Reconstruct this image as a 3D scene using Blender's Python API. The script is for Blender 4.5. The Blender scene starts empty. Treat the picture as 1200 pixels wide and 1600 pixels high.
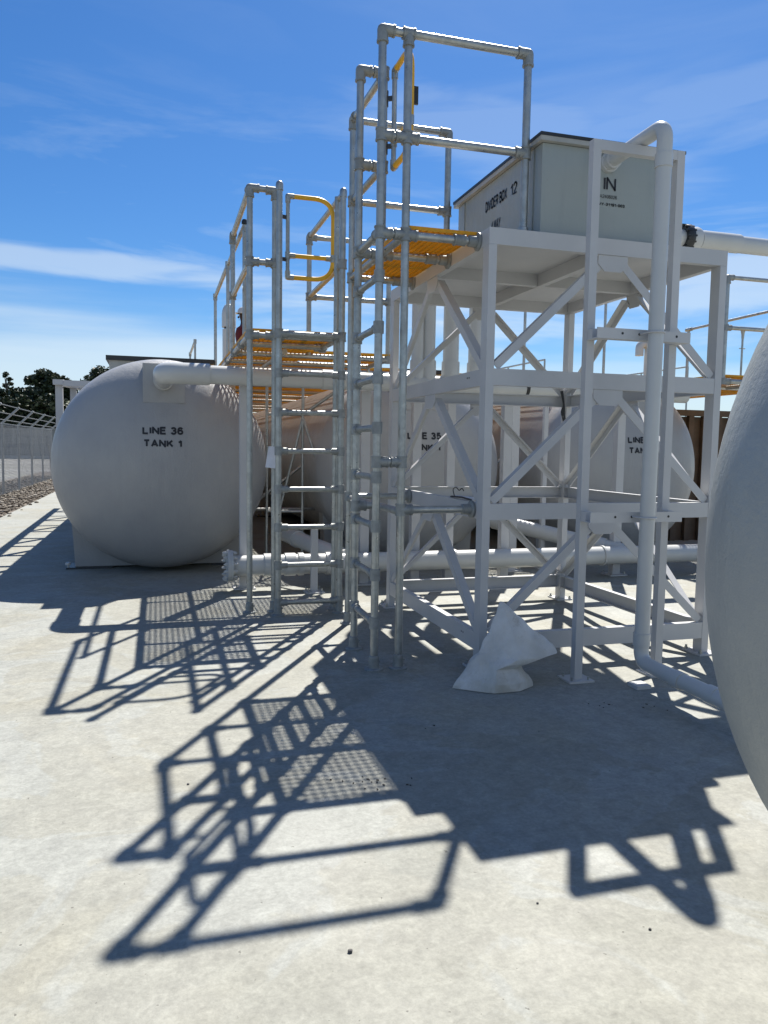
import bpy, bmesh, math, random
from mathutils import Vector, Matrix
random.seed(7)
R = math.radians
scene = bpy.context.scene
col = scene.collection

# ------------------------------------------------------------------ camera
EYE = 1.38355
YAW, PITCH, ROLL, FPX = 0.2855, 0.0838, 0.0152, 1211.1
cd = bpy.data.cameras.new('Camera')
cam = bpy.data.objects.new('Camera', cd)
col.objects.link(cam)
fwd = Vector((math.sin(YAW)*math.cos(PITCH), math.cos(YAW)*math.cos(PITCH), -math.sin(PITCH)))
right = Vector((math.cos(YAW), -math.sin(YAW), 0))
upv = right.cross(fwd)
r2 = math.cos(ROLL)*right - math.sin(ROLL)*upv*-1*-1
r2 = (math.cos(ROLL)*right + math.sin(ROLL)*upv).normalized()
u2 = r2.cross(fwd).normalized()
M = Matrix((r2, u2, -fwd)).transposed().to_4x4()
M.translation = Vector((0, 0, EYE))
cam.matrix_world = M
cd.sensor_fit = 'VERTICAL'
cd.sensor_height = 24.0
cd.lens = 24.0*FPX/1600.0
cd.clip_start, cd.clip_end = 0.05, 3000
scene.camera = cam

# ------------------------------------------------------------------ light
SUN = Vector((.3711, .6417, 1.0)).normalized()
SUN_EL = math.asin(SUN.z)
SUN_AZ = math.atan2(SUN.x, SUN.y)
sd = bpy.data.lights.new('Sun', 'SUN')
sd.energy, sd.angle, sd.color = 5.0, R(0.53), (1.0, .955, .88)
so = bpy.data.objects.new('Sun', sd)
col.objects.link(so)
so.rotation_euler = SUN.to_track_quat('Z', 'Y').to_euler()
so.location = (5, 8, 20)

w = bpy.data.worlds.new('World')
scene.world = w
w.use_nodes = True
nt = w.node_tree
bg = nt.nodes['Background']
sky = nt.nodes.new('ShaderNodeTexSky')
sky.sky_type = 'NISHITA'
sky.sun_disc = False
sky.sun_elevation, sky.sun_rotation = SUN_EL, SUN_AZ
sky.altitude, sky.air_density, sky.dust_density, sky.ozone_density = 20, 1.0, .35, 2.6
bg.inputs['Strength'].default_value = 0.05
SKY = sky

def wn(kind, **kw):
    n = nt.nodes.new(kind)
    for k, v in kw.items():
        setattr(n, k, v)
    return n
# thin streaky cirrus laid on the sky dome by direction
tcw = wn('ShaderNodeTexCoord')
mpw = wn('ShaderNodeMapping')
mpw.inputs['Scale'].default_value = (1.5, 1.5, 9.0)
mpw.inputs['Rotation'].default_value = (R(6), R(-4), 0)
mpw.inputs['Location'].default_value = (.35, .2, .1)
nzw = wn('ShaderNodeTexNoise')
nzw.inputs['Scale'].default_value = 1.7
nzw.inputs['Detail'].default_value = 7
nzw.inputs['Roughness'].default_value = .58
nzw.inputs['Distortion'].default_value = .5
nt.links.new(tcw.outputs['Generated'], mpw.inputs['Vector'])
nt.links.new(mpw.outputs[0], nzw.inputs['Vector'])
rmw = wn('ShaderNodeMapRange')
rmw.inputs['From Min'].default_value, rmw.inputs['From Max'].default_value = .47, .74
nt.links.new(nzw.outputs['Fac'], rmw.inputs['Value'])
sepw = wn('ShaderNodeSeparateXYZ')
nt.links.new(tcw.outputs['Generated'], sepw.inputs[0])
elw = wn('ShaderNodeMapRange')          # more cloud low down
elw.inputs['From Min'].default_value, elw.inputs['From Max'].default_value = .02, .42
elw.inputs['To Min'].default_value, elw.inputs['To Max'].default_value = 1.0, .05
nt.links.new(sepw.outputs['Z'], elw.inputs['Value'])
mlw = wn('ShaderNodeMath', operation='MULTIPLY')
nt.links.new(rmw.outputs[0], mlw.inputs[0])
nt.links.new(elw.outputs[0], mlw.inputs[1])
mxw = wn('ShaderNodeMix', data_type='RGBA')
mxw.inputs['B'].default_value = (9.2, 10.3, 10.9, 1)
mp2 = wn('ShaderNodeMapping')
mp2.inputs['Scale'].default_value = (1.1, 1.1, 13.0)
mp2.inputs['Location'].default_value = (.1, .6, .35)
nt.links.new(tcw.outputs['Generated'], mp2.inputs['Vector'])
nz2 = wn('ShaderNodeTexNoise')
nz2.inputs['Scale'].default_value = 1.6
nz2.inputs['Detail'].default_value = 6
nt.links.new(mp2.outputs[0], nz2.inputs['Vector'])
add2 = wn('ShaderNodeMath', operation='MULTIPLY_ADD')   # low bank of haze with a ragged top
nt.links.new(nz2.outputs['Fac'], add2.inputs[0])
add2.inputs[1].default_value = .20
nt.links.new(sepw.outputs['Z'], add2.inputs[2])
hz2 = wn('ShaderNodeMapRange', interpolation_type='SMOOTHSTEP')
hz2.inputs['From Min'].default_value, hz2.inputs['From Max'].default_value = .165, .27
hz2.inputs['To Min'].default_value, hz2.inputs['To Max'].default_value = .62, 0
nt.links.new(add2.outputs[0], hz2.inputs['Value'])
mx2 = wn('ShaderNodeMath', operation='MAXIMUM')
nt.links.new(mlw.outputs[0], mx2.inputs[0])
nt.links.new(hz2.outputs[0], mx2.inputs[1])
last = mx2.outputs[0]
def cloud_bank(d, up, half_w, half_h, amount, seed):
    # an elongated wisp round the sky direction d, broken up by noise
    d = Vector(d).normalized()
    side = d.cross(Vector((0, 0, 1))).normalized()
    upd = (side.cross(d) + up*side).normalized()
    def dot(v, k):
        x = wn('ShaderNodeVectorMath', operation='DOT_PRODUCT')
        nt.links.new(tcw.outputs['Generated'], x.inputs[0])
        x.inputs[1].default_value = tuple(v*k)
        q = wn('ShaderNodeMath', operation='POWER')
        nt.links.new(x.outputs['Value'], q.inputs[0])
        q.inputs[1].default_value = 2
        return q.outputs[0]
    sidev = (side - up*upd).normalized()
    a = wn('ShaderNodeMath', operation='ADD')
    nt.links.new(dot(sidev, 1/half_w), a.inputs[0])
    nt.links.new(dot(upd, 1/half_h), a.inputs[1])
    mp = wn('ShaderNodeMapping')
    mp.inputs['Scale'].default_value = (3.5, 3.5, 26)
    mp.inputs['Location'].default_value = (seed, seed*.7, seed*.3)
    nt.links.new(tcw.outputs['Generated'], mp.inputs['Vector'])
    nz = wn('ShaderNodeTexNoise')
    nz.inputs['Scale'].default_value = 1.5
    nz.inputs['Detail'].default_value = 7
    nz.inputs['Distortion'].default_value = .7
    nt.links.new(mp.outputs[0], nz.inputs['Vector'])
    ma = wn('ShaderNodeMath', operation='MULTIPLY_ADD')
    nt.links.new(nz.outputs['Fac'], ma.inputs[0])
    ma.inputs[1].default_value = -2.6
    nt.links.new(a.outputs[0], ma.inputs[2])
    mr = wn('ShaderNodeMapRange', interpolation_type='SMOOTHSTEP')
    mr.inputs['From Min'].default_value, mr.inputs['From Max'].default_value = -1.15, -.1
    mr.inputs['To Min'].default_value, mr.inputs['To Max'].default_value = amount, 0
    nt.links.new(ma.outputs[0], mr.inputs['Value'])
    ahead = wn('ShaderNodeVectorMath', operation='DOT_PRODUCT')
    nt.links.new(tcw.outputs['Generated'], ahead.inputs[0])
    ahead.inputs[1].default_value = tuple(d)
    gt_ = wn('ShaderNodeMath', operation='GREATER_THAN')
    nt.links.new(ahead.outputs['Value'], gt_.inputs[0])
    gt_.inputs[1].default_value = 0
    mu = wn('ShaderNodeMath', operation='MULTIPLY')
    nt.links.new(mr.outputs[0], mu.inputs[0])
    nt.links.new(gt_.outputs[0], mu.inputs[1])
    mx = wn('ShaderNodeMath', operation='MAXIMUM')
    nt.links.new(last, mx.inputs[0])
    nt.links.new(mu.outputs[0], mx.inputs[1])
    return mx.outputs[0]
last = cloud_bank((-.113, .963, .203), 0.0, .34, .017, .42, 1.3)
last = cloud_bank((.60, .735, .385), -.12, .20, .030, .13, 4.1)
last = cloud_bank((.42, .87, .36), .25, .22, .05, .16, 7.7)
last = cloud_bank((.60, .78, .20), .0, .34, .045, .5, 9.2)
bh = wn('ShaderNodeVectorMath', operation='DOT_PRODUCT')     # haze added behind the camera, out of view, to lift the shade
nt.links.new(tcw.outputs['Generated'], bh.inputs[0])
bh.inputs[1].default_value = (.25, -.95, .15)
bhr = wn('ShaderNodeMapRange', interpolation_type='SMOOTHSTEP')
bhr.inputs['From Min'].default_value, bhr.inputs['From Max'].default_value = .05, .8
bhr.inputs['To Min'].default_value, bhr.inputs['To Max'].default_value = 0, .25
nt.links.new(bh.outputs['Value'], bhr.inputs['Value'])
bmx = wn('ShaderNodeMath', operation='MAXIMUM')
nt.links.new(last, bmx.inputs[0])
nt.links.new(bhr.outputs[0], bmx.inputs[1])
nt.links.new(bmx.outputs[0], mxw.inputs['Factor'])
hsw = wn('ShaderNodeHueSaturation')
hsw.inputs['Saturation'].default_value = 1.25
hsw.inputs['Value'].default_value = 1.0
nt.links.new(sky.outputs[0], hsw.inputs['Color'])
tiw = wn('ShaderNodeMix', data_type='RGBA', blend_type='MULTIPLY')
tiw.inputs['Factor'].default_value = 1
tiw.inputs['B'].default_value = (.69, .975, 1.25, 1)
nt.links.new(hsw.outputs[0], tiw.inputs['A'])
nt.links.new(tiw.outputs['Result'], mxw.inputs['A'])
nt.links.new(mxw.outputs['Result'], bg.inputs['Color'])

scene.view_settings.view_transform = 'Standard'
scene.view_settings.look = 'None'
scene.view_settings.exposure = 0.85
scene.view_settings.gamma = 1.0
scene.view_settings.use_curve_mapping = False
scene.cycles.max_bounces = 8

# ------------------------------------------------------------------ materials
class Mat:
    def __init__(s, name):
        s.m = bpy.data.materials.new(name)
        s.m.use_nodes = True
        s.t = s.m.node_tree
        s.b = s.t.nodes['Principled BSDF']
        s.out = s.t.nodes['Material Output']
    def n(s, kind, **kw):
        x = s.t.nodes.new(kind)
        for k, v in kw.items():
            setattr(x, k, v)
        return x
    def l(s, a, b):
        s.t.links.new(a, b)
    def coord(s, which='Object', scale=(1, 1, 1)):
        tc = s.n('ShaderNodeTexCoord')
        mp = s.n('ShaderNodeMapping')
        mp.inputs['Scale'].default_value = scale
        s.l(tc.outputs[which], mp.inputs['Vector'])
        return mp.outputs[0]
    def noise(s, vec, scale, detail=4, rough=.55, dist=0):
        x = s.n('ShaderNodeTexNoise')
        x.inputs['Scale'].default_value = scale
        x.inputs['Detail'].default_value = detail
        x.inputs['Roughness'].default_value = rough
        x.inputs['Distortion'].default_value = dist
        s.l(vec, x.inputs['Vector'])
        return x.outputs['Fac']
    def rng(s, v, a, b, c=0, d=1):
        x = s.n('ShaderNodeMapRange')
        for k, q in zip(('From Min', 'From Max', 'To Min', 'To Max'), (a, b, c, d)):
            x.inputs[k].default_value = q
        s.l(v, x.inputs['Value'])
        return x.outputs[0]
    def ramp(s, v, stops):
        x = s.n('ShaderNodeValToRGB')
        e = x.color_ramp.elements
        while len(e) < len(stops):
            e.new(.5)
        for q, (p, c) in zip(e, stops):
            q.position = p
            q.color = (*c, 1)
        s.l(v, x.inputs['Fac'])
        return x.outputs['Color']
    def mix(s, f, a, b, mode='MIX'):
        x = s.n('ShaderNodeMix', data_type='RGBA', blend_type=mode)
        for sock, v in (('Factor', f), ('A', a), ('B', b)):
            if isinstance(v, (int, float)):
                x.inputs[sock].default_value = v
            elif isinstance(v, tuple):
                x.inputs[sock].default_value = (*v, 1)
            else:
                s.l(v, x.inputs[sock])
        return x.outputs['Result']
    def math(s, op, a, b=None):
        x = s.n('ShaderNodeMath', operation=op)
        for i, v in enumerate((a, b)):
            if v is None:
                continue
            if isinstance(v, (int, float)):
                x.inputs[i].default_value = v
            else:
                s.l(v, x.inputs[i])
        return x.outputs[0]
    def bump(s, h, strength, dist=.01):
        x = s.n('ShaderNodeBump')
        x.inputs['Strength'].default_value = strength
        x.inputs['Distance'].default_value = dist
        s.l(h, x.inputs['Height'])
        s.l(x.outputs[0], s.b.inputs['Normal'])
    def set(s, **kw):
        for k, v in kw.items():
            k = k.replace('_', ' ')
            if isinstance(v, tuple):
                v = (*v, 1)
            if hasattr(v, 'is_linked'):
                s.l(v, s.b.inputs[k])
            else:
                s.b.inputs[k].default_value = v

def plain(name, c, rough=.5, metal=0, var=.12, scale=8, bump=0):
    m = Mat(name)
    v = m.coord()
    n = m.noise(v, scale)
    f = m.rng(n, .3, .7)
    m.set(Base_Color=m.mix(f, tuple(x*(1-var) for x in c), tuple(min(1, x*(1+var)) for x in c)),
          Roughness=rough, Metallic=metal)
    if bump:
        m.bump(m.noise(v, scale*8, 3), bump, .004)
    return m.m

def steel_paint():
    m = Mat('white_painted_steel')
    v = m.coord()
    a = m.rng(m.noise(v, 2.3, 5), .35, .7)
    c = m.mix(a, (.46, .465, .47), (.53, .53, .53))
    st = m.rng(m.noise(m.coord('Object', (14, 14, 1.2)), 3, 4), .62, .8, 0, .35)
    c = m.mix(st, c, (.47, .455, .42))
    sp = m.rng(m.noise(v, 60, 2), .70, .76, 0, .5)
    c = m.mix(sp, c, (.40, .33, .26))
    m.set(Base_Color=c, Roughness=.42)
    m.bump(m.noise(v, 45, 3), .08, .002)
    return m.m

def tank_paint(name='gel_coated_tank', c0=(.31, .315, .32), c1=(.37, .37, .362), streak=.25, bstr=.45):
    m = Mat(name)
    v = m.coord()
    a = m.rng(m.noise(v, 1.6, 6, .6), .3, .7)
    c = m.mix(a, c0, c1)
    st = m.rng(m.noise(m.coord('Object', (5, 5, .6)), 2.2, 5, .6), .55, .8, 0, streak)
    c = m.mix(st, c, tuple(x*.82 for x in c0))
    sp = m.rng(m.noise(v, 38, 2), .735, .76, 0, .35)
    c = m.mix(sp, c, (.28, .27, .25))
    m.set(Base_Color=c, Roughness=m.rng(m.noise(v, 9, 4), .3, .7, .30, .48))
    b1 = m.noise(v, 55, 5, .65)
    b2 = m.noise(m.coord('Object', (7, 7, 2.0)), 1.6, 4)
    m.bump(m.math('ADD', m.math('MULTIPLY', b1, .35), b2), bstr, .014)
    return m.m

def galv():
    m = Mat('galvanised_steel')
    v = m.coord()
    vo = m.n('ShaderNodeTexVoronoi')
    vo.inputs['Scale'].default_value = 42
    m.l(v, vo.inputs['Vector'])
    g = m.rng(m.noise(v, 7, 5, .65), .3, .7)
    c = m.mix(g, (.30, .315, .305), (.44, .455, .44))
    sp_ = m.n('ShaderNodeSeparateColor')
    m.l(vo.outputs['Color'], sp_.inputs[0])
    c = m.mix(1.0, c, m.rng(sp_.outputs[0], 0, 1, .92, 1.07), 'MULTIPLY')
    wh = m.rng(m.noise(m.coord('Object', (9, 9, 3)), 5, 5, .7), .58, .72, 0, .5)
    c = m.mix(wh, c, (.55, .565, .55))
    m.set(Base_Color=c, Metallic=.72, Roughness=m.rng(m.noise(v, 16, 4), .3, .7, .26, .5))
    m.bump(m.noise(v, 60, 3), .12, .002)
    return m.m

def frp_grating():
    m = Mat('yellow_fibreglass_grating')
    v = m.coord()
    n = m.rng(m.noise(v, 14, 4), .3, .7)
    c = m.mix(n, (.60, .315, .010), (.74, .41, .016))
    m.set(Base_Color=c, Roughness=.55)
    tr = m.n('ShaderNodeBsdfTranslucent')
    m.l(c, tr.inputs['Color'])
    mx = m.n('ShaderNodeMixShader')
    mx.inputs[0].default_value = .24
    m.l(m.b.outputs[0], mx.inputs[1])
    m.l(tr.outputs[0], mx.inputs[2])
    m.l(mx.outputs[0], m.out.inputs['Surface'])
    return m.m

def concrete():
    m = Mat('trowelled_concrete')
    v = m.coord()
    big = m.rng(m.noise(v, .55, 6, .62, .6), .32, .68)
    c = m.mix(big, (.50, .488, .44), (.595, .588, .55))
    patch = m.rng(m.noise(v, .85, 5, .6, 1.6), .495, .52, 0, .62)
    c = m.mix(patch, c, (.605, .618, .615))
    damp = m.rng(m.noise(v, 1.35, 6, .62, 1.0), .60, .63, 0, .45)
    c = m.mix(damp, c, (.47, .475, .45))
    ylw = m.rng(m.noise(v, .9, 5, .6, .4), .52, .68, 0, .5)
    c = m.mix(ylw, c, (.60, .54, .41))
    mid = m.rng(m.noise(v, 6, 8, .75, .4), .30, .70, .80, 1.11)
    c = m.mix(1.0, c, mid, 'MULTIPLY')
    mot = m.rng(m.noise(v, 21, 5, .7, .5), .30, .70, .83, 1.12)
    c = m.mix(1.0, c, mot, 'MULTIPLY')
    scr = m.rng(m.noise(m.mix(.25, v, m.noise(v, 3, 3)), 13, 2, .3), .495, .505, 0, 1)
    scr2 = m.math('MULTIPLY', scr, m.rng(m.noise(m.mix(.25, v, m.noise(v, 3, 3)), 13, 2, .3), .512, .502, 0, 1))
    c = m.mix(m.math('MULTIPLY', m.math('MULTIPLY', scr2, m.rng(m.noise(v, 1.7, 4), .56, .64)), .30), c, (.30, .28, .25))
    fine = m.rng(m.noise(v, 60, 5, .75), .28, .72, .82, 1.15)
    c = m.mix(1.0, c, fine, 'MULTIPLY')
    # worn trowel arcs and hairlines
    ed = m.n('ShaderNodeTexVoronoi', feature='DISTANCE_TO_EDGE')
    ed.inputs['Scale'].default_value = 3.1
    ds = m.n('ShaderNodeTexNoise')
    ds.inputs['Scale'].default_value = 2.6
    ds.inputs['Detail'].default_value = 5
    m.l(v, ds.inputs['Vector'])
    m.l(m.mix(.45, v, ds.outputs['Color']), ed.inputs['Vector'])
    line = m.rng(ed.outputs['Distance'], .0, .010, 1, 0)
    msk = m.rng(m.noise(v, 2.1, 4), .55, .68)
    c = m.mix(m.math('MULTIPLY', m.math('MULTIPLY', line, msk), .38), c, (.24, .23, .21))
    spk = m.rng(m.noise(v, 42, 2, .5), .728, .76, 0, .75)
    c = m.mix(spk, c, (.16, .15, .135))
    stn = m.rng(m.noise(v, 1.9, 7, .7, .8), .66, .78, 0, .5)
    c = m.mix(stn, c, (.36, .32, .25))
    c = m.mix(1.0, c, (.50, .507, .474), 'MULTIPLY')
    m.set(Base_Color=c, Roughness=m.rng(m.noise(v, 3, 5), .3, .7, .62, .85))
    h = m.math('ADD', m.math('MULTIPLY', m.noise(v, 90, 4, .7), .35), m.noise(v, 6, 6, .65))
    m.bump(h, .30, .008)
    return m.m

MW = steel_paint()
MT = tank_paint()
MTN = tank_paint('rough_tank_coat', (.25, .275, .28), (.31, .325, .32), .3, .5)
MG = galv()
MY = frp_grating()
MC = concrete()
MYP = plain('yellow_gate_coat', (.72, .40, .02), .35, 0, .08, 12)
MPV = plain('white_pipe_plastic', (.50, .51, .50), .30, 0, .05, 3)
MBX = tank_paint('grey_green_box_panel', (.275, .31, .302), (.315, .347, .335), .3)
MBXL = plain('pale_box_rim', (.36, .36, .33), .45)
MBK = plain('black_rubber', (.018, .02, .022), .42)
MDK = plain('dark_flange_metal', (.05, .055, .06), .4, .5)
MTXT = plain('black_stencil_paint', (.012, .013, .018), .5)
MTXG = plain('grey_stencil_paint', (.05, .055, .06), .5)
MPAP = plain('white_paper', (.74, .76, .82), .7)

def sack_mat():
    m = Mat('woven_sack_cloth')
    v = m.coord()
    n = m.rng(m.noise(v, 5, 6, .6), .35, .68)
    c = m.mix(n, (.66, .65, .61), (.84, .84, .82))
    wv = m.n('ShaderNodeTexWave')
    wv.inputs['Scale'].default_value = 70
    wv.inputs['Distortion'].default_value = 1
    m.l(v, wv.inputs['Vector'])
    sz = m.n('ShaderNodeSeparateXYZ')
    m.l(v, sz.inputs[0])
    dirt = m.math('MULTIPLY', m.rng(sz.outputs['Z'], .22, .02, 0, 1), m.rng(m.noise(v, 7, 5, .7), .35, .6))
    c = m.mix(m.math('MULTIPLY', dirt, .6), c, (.50, .47, .38))
    st = m.rng(m.noise(v, 11, 5, .7), .60, .70, 0, .6)
    c = m.mix(st, c, (.50, .47, .41))
    m.set(Base_Color=c, Roughness=.6)
    m.bump(m.math('ADD', m.math('MULTIPLY', wv.outputs['Fac'], .15), m.noise(m.coord('Object', (1, 1, .45)), 24, 6, .65, .8)), .95, .016)
    return m.m
MSK = sack_mat()

# ------------------------------------------------------------------ mesh helpers
class MB:
    """collects shapes in world coordinates and links them as one mesh object"""
    def __init__(s):
        s.bm = bmesh.new()
    def hexa(s, p):
        v = [s.bm.verts.new(q) for q in p]
        for f in ((3, 2, 1, 0), (4, 5, 6, 7), (0, 1, 5, 4), (1, 2, 6, 5), (2, 3, 7, 6), (3, 0, 4, 7)):
            s.bm.faces.new([v[i] for i in f])
        return s
    def box(s, x0, x1, y0, y1, z0, z1):
        return s.hexa([(x0, y0, z0), (x1, y0, z0), (x1, y1, z0), (x0, y1, z0),
                       (x0, y0, z1), (x1, y0, z1), (x1, y1, z1), (x0, y1, z1)])
    def bar(s, p, q, a, b, up=(0, 0, 1)):
        """rectangular bar p->q, a wide across, b along 'up'"""
        p, q = Vector(p), Vector(q)
        d = (q-p).normalized()
        u = Vector(up)
        x = d.cross(u)
        if x.length < 1e-4:
            x = d.cross(Vector((0, 1, 0)))
        x.normalize()
        u = x.cross(d).normalized()
        h = [(-1, -1), (1, -1), (1, 1), (-1, 1)]
        return s.hexa([e + x*i*a/2 + u*j*b/2 for e in (p, q) for i, j in h])
    def prism(s, prof, p, q, xdir, ydir):
        p, q, X, Y = Vector(p), Vector(q), Vector(xdir), Vector(ydir)
        a = [s.bm.verts.new(p+X*i+Y*j) for i, j in prof]
        b = [s.bm.verts.new(q+X*i+Y*j) for i, j in prof]
        n = len(prof)
        s.bm.faces.new(a[::-1])
        s.bm.faces.new(b)
        for i in range(n):
            s.bm.faces.new([a[i], a[(i+1) % n], b[(i+1) % n], b[i]])
        return s
    def tube(s, p, q, r, n=16, r2=None, cap=True):
        p, q = Vector(p), Vector(q)
        r2 = r if r2 is None else r2
        d = (q-p).normalized()
        x = d.orthogonal().normalized()
        y = d.cross(x)
        A, B = [], []
        for i in range(n):
            t = 2*math.pi*i/n
            o = x*math.cos(t)+y*math.sin(t)
            A.append(s.bm.verts.new(p+o*r))
            B.append(s.bm.verts.new(q+o*r2))
        for i in range(n):
            s.bm.faces.new([A[i], A[(i+1) % n], B[(i+1) % n], B[i]])
        if cap:
            s.bm.faces.new(A[::-1])
            s.bm.faces.new(B)
        return s
    def sweep(s, path, r, n=16, bend=0, seg=7, closed=False):
        P = [Vector(p) for p in path]
        if bend:
            Q = [P[0]]
            for i in range(1, len(P)-1):
                a, b = (P[i-1]-P[i]), (P[i+1]-P[i])
                k = min(bend, a.length*.49, b.length*.49)
                a.normalize(); b.normalize()
                for j in range(seg+1):
                    t = j/seg
                    Q.append((1-t)**2*(P[i]+a*k) + 2*t*(1-t)*P[i] + t*t*(P[i]+b*k))
            Q.append(P[-1])
            P = Q
        m = len(P)
        prev = None
        rings = []
        x = None
        for i in range(m):
            if closed:
                d = (P[(i+1) % m]-P[i-1]).normalized()
            else:
                d = (P[min(i+1, m-1)]-P[max(i-1, 0)]).normalized()
            if x is None:
                x = d.orthogonal().normalized()
            else:
                x = (x-d*x.dot(d)).normalized()
            y = d.cross(x)
            rr = r[i] if isinstance(r, (list, tuple)) else r
            rings.append([s.bm.verts.new(P[i]+(x*math.cos(2*math.pi*k/n)+y*math.sin(2*math.pi*k/n))*rr) for k in range(n)])
        for i in range(m if closed else m-1):
            A, B = rings[i], rings[(i+1) % m]
            for k in range(n):
                s.bm.faces.new([A[k], A[(k+1) % n], B[(k+1) % n], B[k]])
        if not closed:
            s.bm.faces.new(rings[0][::-1])
            s.bm.faces.new(rings[-1])
        return s
    def lathe(s, prof, org, axis, n=32):
        """prof: (distance along axis, radius) rings"""
        o, d = Vector(org), Vector(axis).normalized()
        x = d.orthogonal().normalized()
        y = d.cross(x)
        rings = []
        for a, r in prof:
            if r < 1e-5:
                rings.append([s.bm.verts.new(o+d*a)])
            else:
                rings.append([s.bm.verts.new(o+d*a+(x*math.cos(2*math.pi*k/n)+y*math.sin(2*math.pi*k/n))*r) for k in range(n)])
        for A, B in zip(rings, rings[1:]):
            for k in range(n):
                a = [A[k % len(A)], A[(k+1) % len(A)]] if len(A) > 1 else [A[0]]
                b = [B[(k+1) % len(B)], B[k % len(B)]] if len(B) > 1 else [B[0]]
                f = a+b
                if len(f) > 2:
                    s.bm.faces.new(f)
        for e, rev in ((rings[0], True), (rings[-1], False)):
            if len(e) > 1:
                s.bm.faces.new(e[::-1] if rev else e)
        return s
    def ball(s, c, r, sc=(1, 1, 1), sub=2):
        ret = bmesh.ops.create_icosphere(s.bm, subdivisions=sub, radius=r)
        for v in ret['verts']:
            v.co = Vector(c) + Vector((v.co.x*sc[0], v.co.y*sc[1], v.co.z*sc[2]))
        return s
    def bevel(s, off=.004, seg=2):
        e = [e for e in s.bm.edges if len(e.link_faces) == 2 and e.calc_face_angle(0) > .6]
        bmesh.ops.bevel(s.bm, geom=e, offset=off, segments=seg, profile=.7, affect='EDGES', clamp_overlap=True)
        return s
    def build(s, name, mat, parent=None, smooth=40):
        bmesh.ops.recalc_face_normals(s.bm, faces=s.bm.faces[:])
        if parent is not None:
            o = root_loc(parent)
            for v in s.bm.verts:
                v.co -= o
        me = bpy.data.meshes.new(name)
        s.bm.to_mesh(me)
        s.bm.free()
        if smooth:
            me.shade_smooth()
            me.set_sharp_from_angle(angle=R(smooth))
        ob = bpy.data.objects.new(name, me)
        col.objects.link(ob)
        for m in (mat if isinstance(mat, (list, tuple)) else [mat]):
            me.materials.append(m)
        if parent is not None:
            ob.parent = parent
        return ob

def root_loc(o):
    v = Vector((0, 0, 0))
    while o is not None:
        v += o.location
        o = o.parent
    return v

def tag(o, label=None, cat=None, group=None, kind=None):
    for k, v in (('label', label), ('category', cat), ('group', group), ('kind', kind)):
        if v:
            o[k] = v
    return o

def thing(name, label, cat, loc, group=None):
    o = bpy.data.objects.new(name, None)
    o.empty_display_size = .2
    col.objects.link(o)
    o.location = loc
    return tag(o, label, cat, group)

def copy_tree(o, parent=None):
    c = o.copy()
    col.objects.link(c)
    if parent is not None:
        c.parent = parent
    for ch in list(o.children):
        copy_tree(ch, c)
    return c

def _arc(cx, cy, rx, ry, a0, a1, n=10):
    return [(cx+rx*math.cos(R(a0+(a1-a0)*k/n)), cy+ry*math.sin(R(a0+(a1-a0)*k/n))) for k in range(n+1)]
# stroke letters: advance width and centre lines in a box of height 1
GLYPH = {
    'L': (.58, [[(0, 1), (0, 0), (.58, 0)]]), 'I': (.0, [[(0, 0), (0, 1)]]), 'N': (.68, [[(0, 0), (0, 1), (.68, 0), (.68, 1)]]),
    'E': (.60, [[(.6, 1), (0, 1), (0, 0), (.62, 0)], [(0, .53), (.55, .53)]]), 'T': (.68, [[(0, 1), (.68, 1)], [(.34, 1), (.34, 0)]]),
    'A': (.76, [[(0, 0), (.38, 1), (.76, 0)], [(.14, .32), (.62, .32)]]), 'K': (.68, [[(0, 0), (0, 1)], [(.64, 1), (.02, .37)], [(.24, .6), (.68, 0)]]),
    'D': (.66, [[(0, 0), (0, 1), (.28, 1)]+_arc(.28, .5, .38, .5, 90, -90)+[(0, 0)]]), 'V': (.70, [[(0, 1), (.35, 0), (.70, 1)]]),
    'R': (.66, [[(0, 0), (0, 1), (.36, 1)]+_arc(.36, .74, .26, .26, 90, -90)+[(0, .48)], [(.34, .48), (.66, 0)]]),
    'B': (.64, [[(0, 0), (0, 1), (.34, 1)]+_arc(.34, .76, .24, .24, 90, -90)+[(0, .52)], [(.34, .52)]+_arc(.36, .26, .27, .26, 90, -90)+[(0, 0)]]),
    'O': (.76, [_arc(.38, .5, .38, .5, 90, 450, 24)]), 'X': (.68, [[(0, 0), (.68, 1)], [(0, 1), (.68, 0)]]),
    'W': (1.0, [[(0, 1), (.24, 0), (.5, .95), (.76, 0), (1.0, 1)]]), 'Y': (.68, [[(0, 1), (.34, .46), (.68, 1)], [(.34, .46), (.34, 0)]]),
    '1': (.40, [[(.04, .70), (.22, .80), (.36, 1)], [(.36, 1), (.36, 0)]]), '0': (.52, [_arc(.26, .5, .26, .5, 90, 450, 20)]),
    '2': (.54, [_arc(.27, .72, .27, .28, 170, -20, 10)+[(.0, .0), (.56, 0)]]),
    '3': (.52, [_arc(.25, .76, .24, .24, 165, -80, 10)+[(.18, .53)], [(.18, .53)]+_arc(.25, .27, .27, .27, 80, -165, 10)]),
    '4': (.58, [[(.44, 0), (.44, 1), (0, .28), (.60, .28)]]), '5': (.54, [[(.50, 1), (.10, 1), (.04, .52)]+_arc(.26, .33, .28, .33, 120, -160, 12)]),
    '6': (.54, [_arc(.28, .72, .25, .28, 25, 170, 8)+[(.0, .42)]+_arc(.27, .30, .27, .30, 180, 540, 18)]),
    '9': (.54, [_arc(.26, .28, .25, .28, -155, -10, 8)+[(.54, .58)]+_arc(.27, .70, .27, .30, 0, 360, 18)]),
    '-': (.28, [[(0, .42), (.28, .42)]]), ' ': (.14, [])}

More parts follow.
